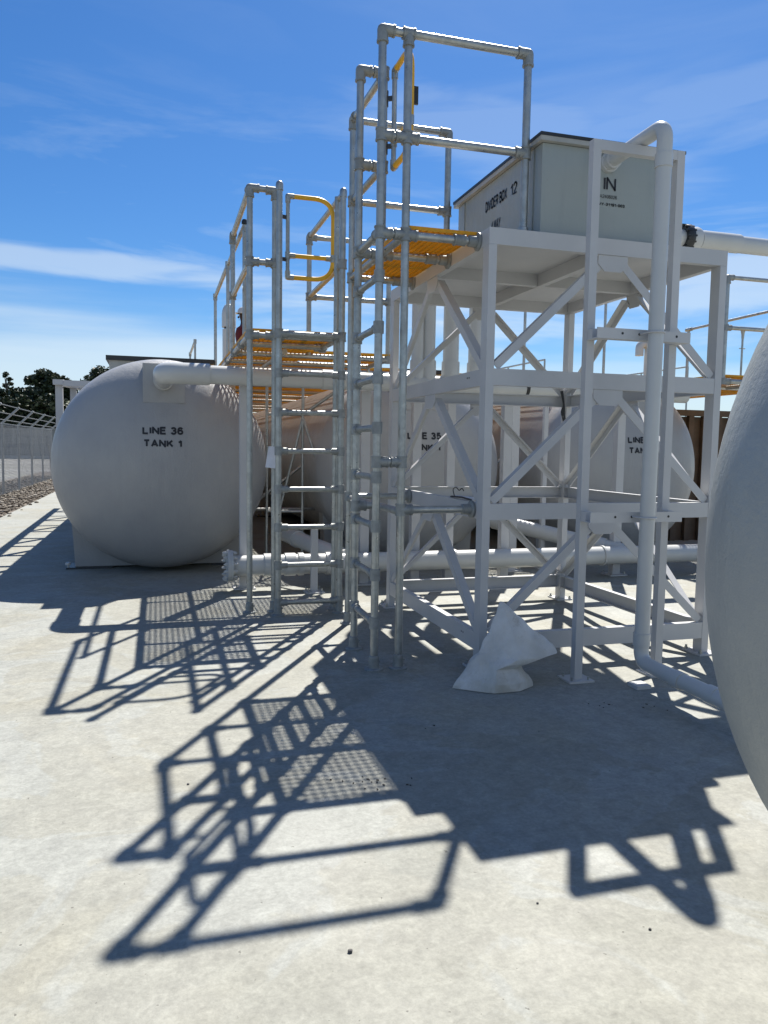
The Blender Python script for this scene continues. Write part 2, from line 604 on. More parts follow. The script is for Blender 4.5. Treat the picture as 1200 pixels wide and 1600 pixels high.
def lettering(body, org, udir, vdir, width, height, mat, parent, bold=.17, drop=None, name='lettering'):
    """painted lettering made of strokes, fitted to width x height at org (lower left)"""
    U, V, O = Vector(udir), Vector(vdir), Vector(org)
    x, strokes, gap = bold/2, [], .07+bold
    for ch in body:
        wd, st = GLYPH[ch]
        for line in st:
            strokes.append([(x+a, bold/2+b*(1-bold)) for a, b in line])
        x += wd+gap
    tot = x-gap+bold/2
    b = MB()
    def add(poly):
        vv = []
        for a, q in poly:
            p = O + U*(a/tot*width) + V*(q*height)
            vv.append(b.bm.verts.new(drop(p) if drop else p))
        b.bm.faces.new(vv)
    h = bold/2
    for line in strokes:
        for (ax, ay), (bx_, by) in zip(line, line[1:]):
            dx, dy = bx_-ax, by-ay
            l = math.hypot(dx, dy)
            if l < 1e-6:
                continue
            nx, ny = -dy/l*h, dx/l*h
            add([(ax+nx, ay+ny), (ax-nx, ay-ny), (bx_-nx, by-ny), (bx_+nx, by+ny)])
        for (ax, ay) in line[1:-1]:
            add([(ax+h*math.cos(t), ay+h*math.sin(t)) for t in [2*math.pi*k/10 for k in range(10)]])
    o = root_loc(parent)
    for v in b.bm.verts:
        v.co -= o
    me = bpy.data.meshes.new(name)
    b.bm.to_mesh(me)
    b.bm.free()
    ob = bpy.data.objects.new(name, me)
    col.objects.link(ob)
    me.materials.append(mat)
    ob.parent = parent
    return ob

# ------------------------------------------------------------------ ground
SLX = -2.73
b = MB()
b.box(SLX, 34, -9, 34, -.15, 0)
tag(b.build('concrete_slab', MC, None, 0), kind='structure')

mg = Mat('pale_yard_ground')
v = mg.coord()
n1 = mg.rng(mg.noise(mg.coord('Object', (.25, 1, 1)), .35, 6, .65), .35, .66)
c = mg.mix(n1, (.17, .165, .15), (.30, .295, .28))
gr = mg.rng(mg.noise(v, .05, 3), .5, .6)
mg.set(Base_Color=mg.mix(mg.math('MULTIPLY', gr, .4), c, (.22, .25, .15)), Roughness=.9)
b = MB()
b.box(-900, 900, -300, 1500, -.5, -.16)
tag(b.build('yard_ground', mg.m, None, 0), kind='structure')

# white bay lines painted on the yard beyond the fence
MLN = plain('worn_line_paint', (.45, .45, .44), .7)
b = MB()
for i in range(9):
    y = 36+i*4.2
    b.box(-19, -5.6, y, y+.22, -.158, -.150)
tag(b.build('yard_marking', MLN, None, 0), kind='structure')

# gravel strip: real stones over a bed
mgr = Mat('river_gravel')
oi = mgr.n('ShaderNodeNewGeometry')
vv_ = mgr.coord()
vor = mgr.n('ShaderNodeTexVoronoi')
vor.inputs['Scale'].default_value = 16
mgr.l(vv_, vor.inputs['Vector'])
cc = mgr.ramp(oi.outputs['Random Per Island'], [(0, (.055, .045, .035)), (.35, (.13, .105, .08)), (.75, (.21, .18, .14)), (1, (.36, .33, .28))])
mgr.set(Base_Color=cc, Roughness=.85)
rg = random.Random(3)
b = MB()
b.box(-5.3, SLX-.002, -9, 40, -.15, -.045)
for i in range(6500):
    t = rg.random()
    y = 8+26*t**1.2
    x = rg.uniform(-5.0, -2.62 if rg.random() < .25 else -2.78)
    s = rg.uniform(.018, .048)
    if x > SLX and rg.random() < .7:
        continue
    z = (-.045 if x < SLX else 0) + s*.25 + (.05*rg.random() if x < SLX-.1 else 0)
    ret = bmesh.ops.create_icosphere(b.bm, subdivisions=1, radius=s)
    a = rg.uniform(0, 6.28)
    for q in ret['verts']:
        p = q.co*rg.uniform(.8, 1.15)
        q.co = Vector((x+p.x*1.25*math.cos(a)-p.y*math.sin(a), y+p.x*math.sin(a)+p.y*math.cos(a), z+p.z*.62))
tag(b.build('gravel_strip', mgr.m, None, 0), 'brown gravel strip beside the concrete edge', 'gravel', kind='stuff')

# ------------------------------------------------------------------ steel tower under the divider box
X0, Y0, TW, TD = 1.919, 4.390, 1.7026, 2.038
X1, Y1 = X0+TW, Y0+TD
DECK, DB = 2.703, 2.605
LV = ((.111, .222), (.943, 1.0426), (1.769, 1.870))
tw = thing('steel_tower', 'white steel braced tower on four posts with a solid deck under the divider box', 'tower', (X0, Y0, 0))
PW, PD = .052, .09
for (cx, cy) in ((X0, Y0), (X1-PW, Y0), (X0, Y1-PD), (X1-PW, Y1-PD)):
    p = MB().box(cx, cx+PW, cy, cy+PD, .012, DB-.001).bevel(.005).build('post', MW, tw)
    m = MB().box(cx-.05, cx+PW+.05, cy-.05, cy+PD+.05, .0, .012)
    m.bevel(.003, 1)
    m.build('base_plate', MW, p)
    m = MB()
    for ix in (-.03, PW+.03):
        for iy in (-.03, PD+.03):
            m.tube((cx+ix, cy+iy, .012), (cx+ix, cy+iy, .04), .008, 8)
            m.tube((cx+ix, cy+iy, .012), (cx+ix, cy+iy, .024), .014, 6)
    m.build('anchor_bolt', MG, p)
# deck rim, joists and plate
for (a, q) in (((X0, Y0+.025, (DB+DECK)/2), (X1, Y0+.025, (DB+DECK)/2)), ((X0, Y1-.025, (DB+DECK)/2), (X1, Y1-.025, (DB+DECK)/2)),
               ((X0+.025, Y0+.051, (DB+DECK)/2), (X0+.025, Y1-.051, (DB+DECK)/2)), ((X1-.025, Y0+.051, (DB+DECK)/2), (X1-.025, Y1-.051, (DB+DECK)/2))):
    MB().bar(a, q, .05, DECK-DB).bevel(.004).build('deck_beam', MW, tw)
CP = [(0, 0), (.05, 0), (.05, .006), (.006, .006), (.006, .094), (.05, .094), (.05, .1), (0, .1)]
xm, ym = X0+TW/2, Y0+TD/2
MB().prism(CP, (xm, Y0+.052, DB+.001), (xm, Y1-.052, DB+.001), (1, 0, 0), (0, 0, .93)).build('deck_joist', MW, tw)
MB().prism(CP, (X0+.052, ym, DB+.004), (xm-.002, ym, DB+.004), (0, 1, 0), (0, 0, .9)).build('deck_joist', MW, tw)
MB().prism(CP, (xm+.053, ym, DB+.004), (X1-.052, ym, DB+.004), (0, 1, 0), (0, 0, .9)).build('deck_joist', MW, tw)
m = MB()
for i in range(3):
    ya = Y0+.052+i*(TD-.104)/3
    m.box(X0+.052, X1-.052, ya+.0008, ya+(TD-.104)/3-.0008, DECK-.008, DECK-.001)
m.build('deck_plate', MW, tw, 0)
# side frames: rails, gussets and inverted-V angle braces on each face
LP = [(0, 0), (.052, 0), (.052, .052), (.046, .052), (.046, .006), (0, .006)]
faces = ((Vector((X0, Y0, 0)), Vector((1, 0, 0)), Vector((0, 1, 0)), TW),
         (Vector((X0, Y0, 0)), Vector((0, 1, 0)), Vector((1, 0, 0)), TD),
         (Vector((X0, Y1, 0)), Vector((1, 0, 0)), Vector((0, -1, 0)), TW),
         (Vector((X1, Y0, 0)), Vector((0, 1, 0)), Vector((-1, 0, 0)), TD))
for fi, (O, U, N, W) in enumerate(faces):
    PE = PW if fi in (0, 2) else PD
    for (z0, z1) in LV:
        prof = [(0, 0), (.045, 0), (.045, .007), (.007, .007), (.007, z1-z0-.007), (.045, z1-z0-.007), (.045, z1-z0), (0, z1-z0)]
        off = .002 if fi in (0, 2) else .003
        m = MB().prism(prof, O+U*(PE+.0005)+N*off+Vector((0, 0, z0)), O+U*(W-PE-.0005)+N*off+Vector((0, 0, z0)), N, (0, 0, 1))
        m.bevel(.0025, 1)
        m.build('cross_beam', MW, tw)
    for (z0, z1) in (LV if fi in (1, 3) else ()):
        for u in (.27, .30, W-.30, W-.27):
            q = O+U*u+N*(off-.0004)+Vector((0, 0, (z0+z1)/2+.012))
            MB().tube(q, q-N*.0008, .0065, 10).build('bolt_hole', MBK, tw)
    for (zb, zt) in ((LV[0][1], LV[1][0]), (LV[1][1], LV[2][0]), (LV[2][1], DB)):
        c = W/2
        # gusset under the upper beam
        gp = [(-.105, 0), (.105, 0), (.105, -.055), (.06, -.10), (-.06, -.10), (-.105, -.055)]
        m = MB().prism(gp, O+U*c+N*.006+Vector((0, 0, zt-.001)), O+U*c+N*.013+Vector((0, 0, zt-.001)), U, (0, 0, 1))
        gpl = m.build('gusset_plate', MW, tw, 0)
        q0 = O+U*c+N*.0125+Vector((0, 0, zt-.004))
        m = MB()
        m.sweep([q0-U*.10+N*.002, q0+U*.10+N*.002], .0045, 6)
        m.build('weld_bead', MW, gpl)
        for s in (-1, 1):
            top = O+U*(c+s*.075)+Vector((0, 0, zt-.05))
            bot = O+U*(c+s*(c-PE-.018))+Vector((0, 0, zb+.012))
            d = (bot-top).normalized()
            side = d.cross(N).normalized()*(1 if s > 0 else -1)
            if side.z < 0:
                side = -side
            m = MB().prism(LP, top+N*.014-side*.025, bot+N*.014-side*.025, side, N)
            m.bevel(.0015, 1)
            m.build('diagonal_brace', MW, tw)

# ------------------------------------------------------------------ divider box
bx = thing('divider_box', 'grey green divider box with thin black lid on top of the steel tower', 'divider box', (2.285, 4.455, DECK))
BX0, BX1, BY0, BY1, BZ0, BZ1 = 2.285, 3.240, 4.455, 5.835, DECK, 3.285
MB().box(BX0, BX1, BY0, BY1, BZ0+.001, BZ1-.03).bevel(.008, 2).build('wall', MBX, bx)
m = MB()
m.box(BX0-.03, BX1+.04, BY0-.037, BY0-.001, BZ1-.028, BZ1)
m.box(BX0-.03, BX1+.04, BY1+.001, BY1+.037, BZ1-.028, BZ1)
m.box(BX0-.03, BX0-.001, BY0-.001, BY1+.001, BZ1-.028, BZ1)
m.box(BX1+.001, BX1+.04, BY0-.001, BY1+.001, BZ1-.028, BZ1)
m.bevel(.003, 1)
m.build('rim', MBXL, bx)
MB().box(BX0-.034, BX1+.044, BY0-.041, BY1+.041, BZ1+.001, BZ1+.02).bevel(.004, 1).build('lid', MBK, bx)
for y in (4.56, 5.70):
    MB().box(BX0-.006, BX0-.0005, y, y+.10, BZ0+.004, BZ1-.032).build('wall_rib', MBX, bx)
xf = BX0-.003
lettering('DIVIDER BOX', (xf, 5.305, 3.066), (0, -1, 0), (0, 0, 1), .355, .078, MTXT, bx, .19)
lettering('12', (xf, 4.900, 3.060), (0, -1, 0), (0, 0, 1), .104, .080, MTXT, bx, .15)
lettering('4 WAY', (xf, 5.195, 2.905), (0, -1, 0), (0, 0, 1), .150, .075, MTXT, bx, .19)
yf = BY0-.003
lettering('IN', (2.716, yf, 3.017), (1, 0, 0), (0, 0, 1), .088, .082, MTXT, bx, .15)
lettering('A2406026', (2.690, yf, 2.968), (1, 0, 0), (0, 0, 1), .124, .022, MTXG, bx, .13)
lettering('-VY-31191-003', (2.672, yf, 2.922), (1, 0, 0), (0, 0, 1), .200, .019, MTXT, bx, .2)

# ------------------------------------------------------------------ inlet pipe and its goal-post frame
PX, PY, PR = 2.712, 3.85, .043
ip = thing('inlet_pipe', 'white inlet pipe running from the divider box down the goal post frame to the floor', 'pipe', (PX, PY, 0))
MB().sweep([(2.742, 4.45, 3.185), (2.722, 3.85, 3.185), (PX, PY, .15), (2.695, 3.10, .15), (2.69, 2.25, .15), (2.69, 2.10, .15)], PR, 24, .085, 8).build('pipe', MPV, ip)
MB().lathe([(0, .062), (.03, .062), (.03, .053), (.075, .053), (.075, .044)], (2.742, 4.452, 3.185), (-.03, -1, -.03), 28).build('flange', MPV, ip)
for c, d in (((PX+.008, PY, 2.955), (0, 0, 1)), ((PX, PY, .25), (0, 0, 1)), ((2.701, 3.45, .15), (0, 1, 0)), ((2.701, 3.18, .15), (0, 1, 0))):
    MB().lathe([(0, .043), (0, .0488), (.072, .0488), (.072, .043)], c, d, 24).build('socket', MPV, ip)
MB().box(PX-.05, PX+.045, PY-.05, PY+.05, .0, .02).bevel(.003, 1).build('floor_pad', MW, ip)
for y in (2.5,):
    MB().box(2.665, 2.735, y, y+.05, .0, .108).build('pipe_block', MW, ip)

gf = thing('goal_post_frame', 'white square tube goal post frame holding the inlet pipe in front of the tower', 'pipe frame', (2.41, 4.04, 0))
GX0, GX1, GY, GW, GZ = 2.389, 2.992, 4.035, .05, 3.14
MB().box(GX0, GX0+GW, GY, GY+GW, .011, GZ).bevel(.005).build('post', MW, gf)
MB().box(GX1-GW+.004, GX1+.004, GY, GY+GW, .011, GZ).bevel(.005).build('post', MW, gf)
MB().box(GX0+GW+.0005, GX1-GW+.0035, GY+.001, GY+GW-.001, GZ-.055, GZ-.001).bevel(.004).build('head_beam', MW, gf)
for x in (GX0, GX1-GW):
    MB().box(x-.055, x+GW+.06, GY-.045, GY+GW+.055, 0, .011).bevel(.002, 1).build('base_plate', MW, gf)
    m = MB()
    for i in (-.03, GW+.03):
        m.tube((x+i, GY+.08, .011), (x+i, GY+.08, .035), .007, 8)
        m.tube((x+i, GY-.02, .011), (x+i, GY-.02, .03), .007, 8)
    m.build('anchor_bolt', MG, gf)
for z in (2.045, .995):
    AP = [(0, 0), (.06, 0), (.06, .006), (.006, .006), (.006, .06), (0, .06)]
    m = MB()
    m.prism(AP, (GX0-.002, 3.921, z-.03), (GX1+.012, 3.921, z-.03), (0, 1, 0), (0, 0, 1))
    m.box(GX0+.002, GX0+GW-.002, 3.9815, GY-.0005, z-.03, z+.03)
    m.box(GX1-GW+.006, GX1+.002, 3.9815, GY-.0005, z-.03, z+.03)
    m.build('bracket_arm', MW, gf)
    m = MB()
    for x in (GX0+.16, GX0+.27, GX0+.52):
        m.tube((x, 3.9205, z+.003), (x, 3.9195, z+.003), .0075, 10)
    m.build('bolt_hole', MBK, gf)
    m = MB()
    ring = [(PX+.002+(PR+.007)*math.cos(t), PY+(PR+.008)*math.sin(t), z+.005) for t in [math.pi*(1+k/14) for k in range(15)]]
    m.sweep([(PX+.002-PR-.007, 3.935, z+.005)]+ring+[(PX+.002+PR+.007, 3.935, z+.005)], .0052, 8)
    m.build('u_bolt', MW, gf)

# ------------------------------------------------------------------ galvanised tube helpers
TR = .0242
MGF = plain('dull_cast_galvanising', (.27, .285, .28), .55, .45, .18, 22, .15)
def gt(name, p, q, parent, r=TR):
    return MB().tube(p, q, r, 16).build(name, MG, parent)
def fitting(c, dirs, parent, r=.0325, ln=.072, both=()):
    """cast clamp fitting: sockets along dirs, through sockets along both"""
    m = MB()
    c = Vector(c)
    for d in dirs:
        d = Vector(d).normalized()
        m.tube(c, c+d*ln, r, 16)
        m.tube(c+d*(ln-.012), c+d*(ln+.001), r+.003, 16)
    for d in both:
        d = Vector(d).normalized()
        m.tube(c-d*.036, c+d*.036, r, 16)
        m.tube(c-d*.037, c-d*.027, r+.003, 16)
        m.tube(c+d*.027, c+d*.037, r+.003, 16)
    if len(dirs) >= 2 and not both:
        m.ball(c, r*1.0, sub=2)
    if dirs:
        d = Vector(dirs[0]).normalized()
        s = d.orthogonal().normalized()
        m.tube(c+d*.045, c+d*.045+s*(r+.007), .0065, 8)
    return m.build('tube_fitting', MGF, parent)
def foot(c, parent):
    m = MB()
    m.lathe([(0, .058), (.008, .058), (.014, .052), (.016, .034), (.085, .031), (.09, .0255)], c, (0, 0, 1), 24)
    m.tube((c[0]+.03, c[1]-.01, .06), (c[0]+.04, c[1]-.012, .06), .008, 8)
    return m.build('base_flange', MGF, parent)
def wall_flange(c, d, parent):
    d = Vector(d).normalized()
    m = MB()
    m.lathe([(0, .056), (.012, .056), (.016, .05), (.018, .036), (.07, .033), (.075, .0255)], c, d, 24)
    return m.build('wall_flange', MGF, parent)
def cap(c, parent):
    return MB().lathe([(-.045, .030), (0, .030), (.014, .026), (.026, .014), (.03, 0)], c, (0, 0, 1), 18).build('end_cap', MG, parent)
def grating(x0, x1, y0, y1, ztop, parent, pitch=.040, th=.0068, dp=.023, name='grating'):
    m = MB()
    nx = max(1, round((x1-x0)/pitch)); ny = max(1, round((y1-y0)/pitch))
    for i in range(nx+1):
        x = x0+(x1-x0)*i/nx
        m.box(x-th/2, x+th/2, y0, y1, ztop-dp, ztop)
    for j in range(ny+1):
        y = y0+(y1-y0)*j/ny
        m.box(x0, x1, y-th/2, y+th/2, ztop-dp+.001, ztop-.001)
    return m.build(name, MY, parent, 0)
def d_gate(parent, hinge, along, z0, z1, wid, post_dir, stop):
    """self closing gate: galvanised hinge tube with a yellow D shaped loop"""
    h = Vector(hinge); a = Vector(along)
    g = MB().tube(h+Vector((0, 0, z0)), h+Vector((0, 0, z1)), .0165, 14).build('gate', MG, parent)
    zm = z0+(z1-z0)*.27
    m = MB()
    m.sweep([h+Vector((0, 0, z1))+a*.03, h+Vector((0, 0, z1))+a*wid, h+Vector((0, 0, z0))+a*wid, h+Vector((0, 0, z0))+a*.03], .019, 14, .16, 9)
    m.build('gate_loop', MYP, g)
    MB().tube(h+Vector((0, 0, zm))+a*.04, h+Vector((0, 0, zm))+a*(wid-.03), .018, 14).build('gate_bar', MYP, g)
    for z in (z0, z1):
        m = MB()
        s = 1 if z == z0 else -1
        m.tube(h+Vector((0, 0, z)), h+Vector((0, 0, z+s*.05)), .022, 14)
        m.tube(h+Vector((0, 0, z)), h+Vector((0, 0, z))+a*.05, .022, 14)
        m.ball(h+Vector((0, 0, z)), .022, sub=2)
        m.build('gate_elbow', MG, g)
    for q in (h+Vector((0, 0, zm)), h+Vector((0, 0, zm))+a*wid):
        m = MB()
        m.tube(q-Vector((0, 0, .03)), q+Vector((0, 0, .03)), .022, 14)
        s = 1 if (q-h).dot(a) < .01 else -1
        m.tube(q, q+a*s*.06, .022, 14)
        m.build('gate_tee', MG, g)
    pd = Vector(post_dir)
    for z in (z0+.14, z1-.17):
        m = MB()
        m.bar(h+Vector((0, 0, z)), h+Vector((0, 0, z))+pd, .012, .03)
        m.tube(h+pd*.9+Vector((0, 0, z-.05)), h+pd*.9+Vector((0, 0, z+.05)), .012, 10)
        m.build('hinge', MDK, g)
    q = h+a*wid+Vector(stop)+Vector((0, 0, z0+(z1-z0)*.52))
    sv = Vector(stop)
    MB().bar(q-sv*.35-Vector((0, 0, .055)), q-sv*.35+Vector((0, 0, .05)), .016, .042, tuple(sv.normalized())).bevel(.003, 1).build('gate_stop', MBK, g)
    return g
X_, Y_, Z_ = Vector((1, 0, 0)), Vector((0, 1, 0)), Vector((0, 0, 1))

# ------------------------------------------------------------------ tall ladder with platform beside the tower
LA = thing('ladder_platform', 'tall galvanised tube ladder with yellow grated platform bolted to the side of the steel tower', 'access ladder', (1.284, 4.55, 0), 'access ladders')
xs, xp = 1.284, 1.443
yn, yl, yo = 4.55, 5.063, 5.825
ZT, ZM, ZD = 3.803, 3.213, 2.652
gt('stile', (xs, yn, 0), (xs, yn, ZT), LA); gt('stile', (xs, yl, 0), (xs, yl, ZT), LA)
gt('platform_post', (xp, yn, 0), (xp, yn, ZT-.03), LA)
gt('platform_post', (xp-.018, yo, 0), (xp-.018, yo, ZT), LA)
gt('platform_post', (xp, yl, ZD), (xp, yl, ZT), LA)
for p in ((xs, yn, 0), (xs, yl, 0), (xp, yn, 0), (xp-.018, yo, 0)):
    foot(p, LA)
for k in range(8):
    z = .2976+.3*k
    m = MB().tube((xs, yn+.02, z), (xs, yl-.02, z), .0212, 14)
    rg = m.build('rung', MG, LA)
    for y, d in ((yn, 1), (yl, -1)):
        m = MB()
        m.tube((xs, y, z-.036), (xs, y, z+.036), .0325, 16)
        m.tube((xs, y, z), (xs, y+d*.075, z), .0285, 16)
        m.build('rung_fitting', MGF, rg)
gt('rung', (xs, yn, ZD), (xs, yl, ZD), LA)
# guard rails
gx = 2.217
gt('guard_rail', (xs, yn, ZT), (gx, yn, ZT), LA); gt('guard_rail', (xs, yn, ZM), (gx, yn, ZM), LA)
gt('guard_post', (gx, yn, DECK), (gx, yn, ZT), LA)
gt('guard_rail', (xs, yl, ZT), (xp, yl, ZT), LA); gt('guard_rail', (xs, yl, ZM), (xp, yl, ZM), LA)
gt('guard_rail', (xp, yl, ZT), (xp-.018, yo, ZT), LA); gt('guard_rail', (xp, yl, ZM), (xp-.018, yo, ZM), LA)
fx = 2.184
gt('guard_rail', (xp-.018, yo, ZT), (fx, yo, ZT), LA); gt('guard_rail', (xp-.018, yo, ZM), (fx, yo, ZM), LA)
gt('guard_post', (fx, yo, DECK), (fx, yo, ZT), LA)
fitting((xs, yn, ZT), (X_, -Z_), LA); fitting((gx, yn, ZT), (-X_, -Z_), LA)
fitting((xp, yn, ZT), (-Z_,), LA, both=(X_,)); fitting((xs, yn, ZM), (X_,), LA, both=(Z_,))
fitting((xp, yn, ZM), (-X_, X_), LA, both=(Z_,)); fitting((gx, yn, ZM), (-X_,), LA, both=(Z_,))
fitting((xs, yl, ZT), (X_, -Z_), LA); fitting((xp, yl, ZT), (Y_, -X_), LA, both=(Z_,))
fitting((xs, yl, ZM), (X_,), LA, both=(Z_,)); fitting((xp, yl, ZM), (Y_, -X_), LA, both=(Z_,))
fitting((xp-.018, yo, ZT), (-Y_, X_, -Z_), LA); fitting((xp-.018, yo, ZM), (-Y_, X_), LA, both=(Z_,))
fitting((fx, yo, ZT), (-X_, -Z_), LA); fitting((fx, yo, ZM), (-X_,), LA, both=(Z_,))
for q in ((gx, yn), (fx, yo)):
    MB().lathe([(0, .045), (.008, .045), (.012, .034), (.06, .031), (.064, .025)], (q[0], q[1], DECK), (0, 0, 1), 20).build('base_flange', MG, LA)
# deck tubes, fittings, grating
for y, x in ((yn, xs), (yl, xs), (yo, xp-.018)):
    gt('deck_tube', (x, y, ZD), (X0-.02, y, ZD), LA)
    wall_flange((X0-.001, y, ZD), (-1, 0, 0), LA)
    fitting((x, y, ZD), (X_,), LA, both=(Z_,))
    if x == xs:
        fitting((xp, y, ZD), (-X_, X_), LA, both=(Z_,))
    fitting((X0-.13, y, ZD), (), LA, both=(X_,))
gt('deck_tube', (xp, yn, ZD), (xp-.018, yo, ZD), LA)
fitting((xs, yl, ZD), (-Y_,), LA); fitting((xs, yn, ZD), (Y_,), LA)
grating(xp-.01, X0-.012, yn+.0, yo+.03, ZD+TR+.034, LA)
MB().box(xp+.30, X0-.012, yo+.034, yo+.044, ZD+.03, ZD+.13).build('toe_board', MYP, LA)
# ties at knee height
for y in (yn, yo):
    xa_ = xp if y == yn else xp-.018
    gt('tie_tube', (xa_, y, .998), (X0-.02, y, .998), LA)
    wall_flange((X0-.001, y, .998), (-1, 0, 0), LA)
    fitting((xa_, y, .998), (X_,), LA, both=(Z_,))
gt('tie_tube', (xp, yn, .985), (xp, yl, .985), LA)
gt('tie_tube', (xs, yl, .985), (xp-.01, yl, .985), LA)
gt('tie_tube', (xp, yl, .985), (xp-.018, yo, .985), LA)
gt('tie_tube', (xs, yn, 1.292), (xp, yn, 1.292), LA)
fitting((xs, yl, .985), (X_,), LA, both=(Z_,)); fitting((xs, yn, 1.292), (X_,), LA, both=(Z_,)); fitting((xp, yn, 1.292), (-X_,), LA, both=(Z_,))
d_gate(LA, (1.505, 5.03, 0), (0, -1, 0), 3.205, 3.815, .352, (-.05, .03, 0), (.035, .0, 0))

# ------------------------------------------------------------------ lower ladder platform beside tank 36
LB = thing('ladder_platform', 'short galvanised ladder with closed yellow gate standing beside the LINE 36 tank', 'access ladder', (.937, 6.22, 0), 'access ladders')
sx0, sx1, sy, py = .937, 1.448, 6.22, 6.375
px0, yb = .725, 7.66
ZT2, ZM2, ZD2 = 3.41, 2.84, 2.265
for x in (sx0, sx1):
    gt('stile', (x, sy, 0), (x, sy, ZT2-.03), LB)
    foot((x, sy, 0), LB)
    gt('platform_post', (x-.012, py, 0), (x-.012, py, ZT2), LB)
    foot((x-.012, py, 0), LB)
    cap((x, sy, ZT2), LB)
gt('platform_post', (px0, py, 0), (px0, py, ZT2), LB); foot((px0, py, 0), LB)
for k in range(7):
    z = .105+.3085*k
    rg = MB().tube((sx0+.02, sy, z), (sx1-.02, sy, z), .0212, 14).build('rung', MG, LB)
    for x, d in ((sx0, 1), (sx1, -1)):
        m = MB()
        m.tube((x, sy, z-.036), (x, sy, z+.036), .0325, 16)
        m.tube((x, sy, z), (x+d*.075, sy, z), .0285, 16)
        m.build('rung_fitting', MGF, rg)
for (a, q) in (((px0, py, ZT2), (sx0-.012, py, ZT2)), ((px0, py, ZM2), (sx0-.012, py, ZM2)),
               ((px0, py, ZT2), (px0+.005, 7.88, ZT2)), ((px0, py, ZM2), (px0+.005, 7.88, ZM2)),
               ((sx1, sy, ZT2-.02), (sx1, yb, ZT2)), ((sx1, sy, ZM2), (sx1, yb, ZM2)),
               ((sx1, yb, ZT2), (2.262, yb, ZT2)), ((sx1, yb, ZM2), (2.262, yb, ZM2))):
    gt('guard_rail', a, q, LB)
for (x, y) in ((px0+.005, 7.88), (sx1, yb), (2.262, yb)):
    gt('guard_post', (x, y, ZD2), (x, y, ZT2), LB)
fitting((px0, py, ZT2), (X_, Y_, -Z_), LB); fitting((px0, py, ZM2), (X_, Y_), LB, both=(Z_,))
fitting((sx0-.012, py, ZT2-.006), (-X_, -Z_), LB); fitting((sx0-.012, py, ZM2), (-X_,), LB, both=(Z_,))
fitting((px0+.005, 7.88, ZT2), (-Y_, -Z_), LB); fitting((px0+.005, 7.88, ZM2), (-Y_,), LB, both=(Z_,))
fitting((sx1, yb, ZT2), (-Y_, X_, -Z_), LB); fitting((sx1, yb, ZM2), (-Y_, X_), LB, both=(Z_,))
fitting((2.262, yb, ZT2), (-X_, -Z_), LB); fitting((2.262, yb, ZM2), (-X_,), LB, both=(Z_,)); fitting((2.262, yb, ZD2), (-X_,), LB, both=(Z_,))
fitting((sx1, sy, ZM2), (Y_,), LB, both=(Z_,))
# deck frame
for (a, q) in (((px0, py, ZD2), (sx1, py, ZD2)), ((sx0, sy, ZD2), (sx1, sy, ZD2)), ((px0, py, ZD2), (px0, 8.9, ZD2)),
               ((sx1, sy, ZD2), (sx1, 7.0, ZD2)), ((px0, 6.95, ZD2), (sx1, 6.95, ZD2)), ((px0, 7.66, ZD2), (2.262, 7.66, ZD2)),
               ((px0, 8.42, ZD2), (2.262, 8.42, ZD2)), ((1.10, 6.95, ZD2-.05), (1.10, 8.9, ZD2-.05)), ((2.262, 7.66, ZD2), (2.262, 8.42, ZD2))):
    gt('deck_tube', a, q, LB)
for q, ds in (((px0, py, ZD2), (X_, Y_)), ((sx0-.012, py, ZD2), (X_, -X_)), ((sx0, sy, ZD2), (X_,)), ((sx1, sy, ZD2), (-X_, Y_)), ((sx1, 7.0, ZD2), (-Y_, -X_)), ((px0, 7.66, ZD2), (X_,))):
    fitting(q, ds, LB, both=(Z_,))
for y in (7.0, 7.66, 8.4):
    fitting((px0, y, ZD2), (), LB, both=(Y_,))
grating(px0-.01, sx1+.03, py+.02, 8.95, ZD2+TR+.032, LB)
grating(sx1+.045, 2.285, 7.64, 8.45, ZD2+TR+.032, LB)
MB().box(.80, 1.06, 8.96, 8.972, ZD2+.05, ZD2+.155).build('toe_board', MYP, LB)
d_gate(LB, (1.040, 6.45, 0), (1, 0, 0), 2.755, 3.40, .378, (-.1, -.03, 0), (.03, 0, 0))
# trestle legs below
for (x, y) in ((1.22, 9.0), (1.62, 8.9), (2.262, 8.42)):
    gt('trestle_leg', (x, y, 0), (x, y, ZD2), LB, .017)
gt('trestle_brace', (1.22, 9.0, .62), (1.62, 8.9, .62), LB, .017)
gt('trestle_brace', (1.22, 9.0, 1.74), (1.62, 8.9, 1.74), LB, .017)
gt('trestle_brace', (1.62, 8.9, 1.70), (2.02, 8.55, .35), LB, .017)
gt('trestle_brace', (1.62, 8.9, 1.70), (1.36, 8.95, .62), LB, .017)
gt('trestle_brace', (1.62, 8.9, 1.74), (2.2, 8.45, 2.2), LB, .02)

# sheet of paper and a valve tag hung on the lower ladder
m = MB()
m.hexa([(.842, 6.30, 1.205), (.925, 6.315, 1.195), (.926, 6.317, 1.195), (.843, 6.302, 1.205), (.872, 6.33, 1.375), (.930, 6.345, 1.372), (.931, 6.347, 1.372), (.873, 6.332, 1.375)])
tag(m.build('paper_sheet', MPAP, None, 0), 'crumpled white paper sheet hung on the left side of the gated ladder', 'paper')

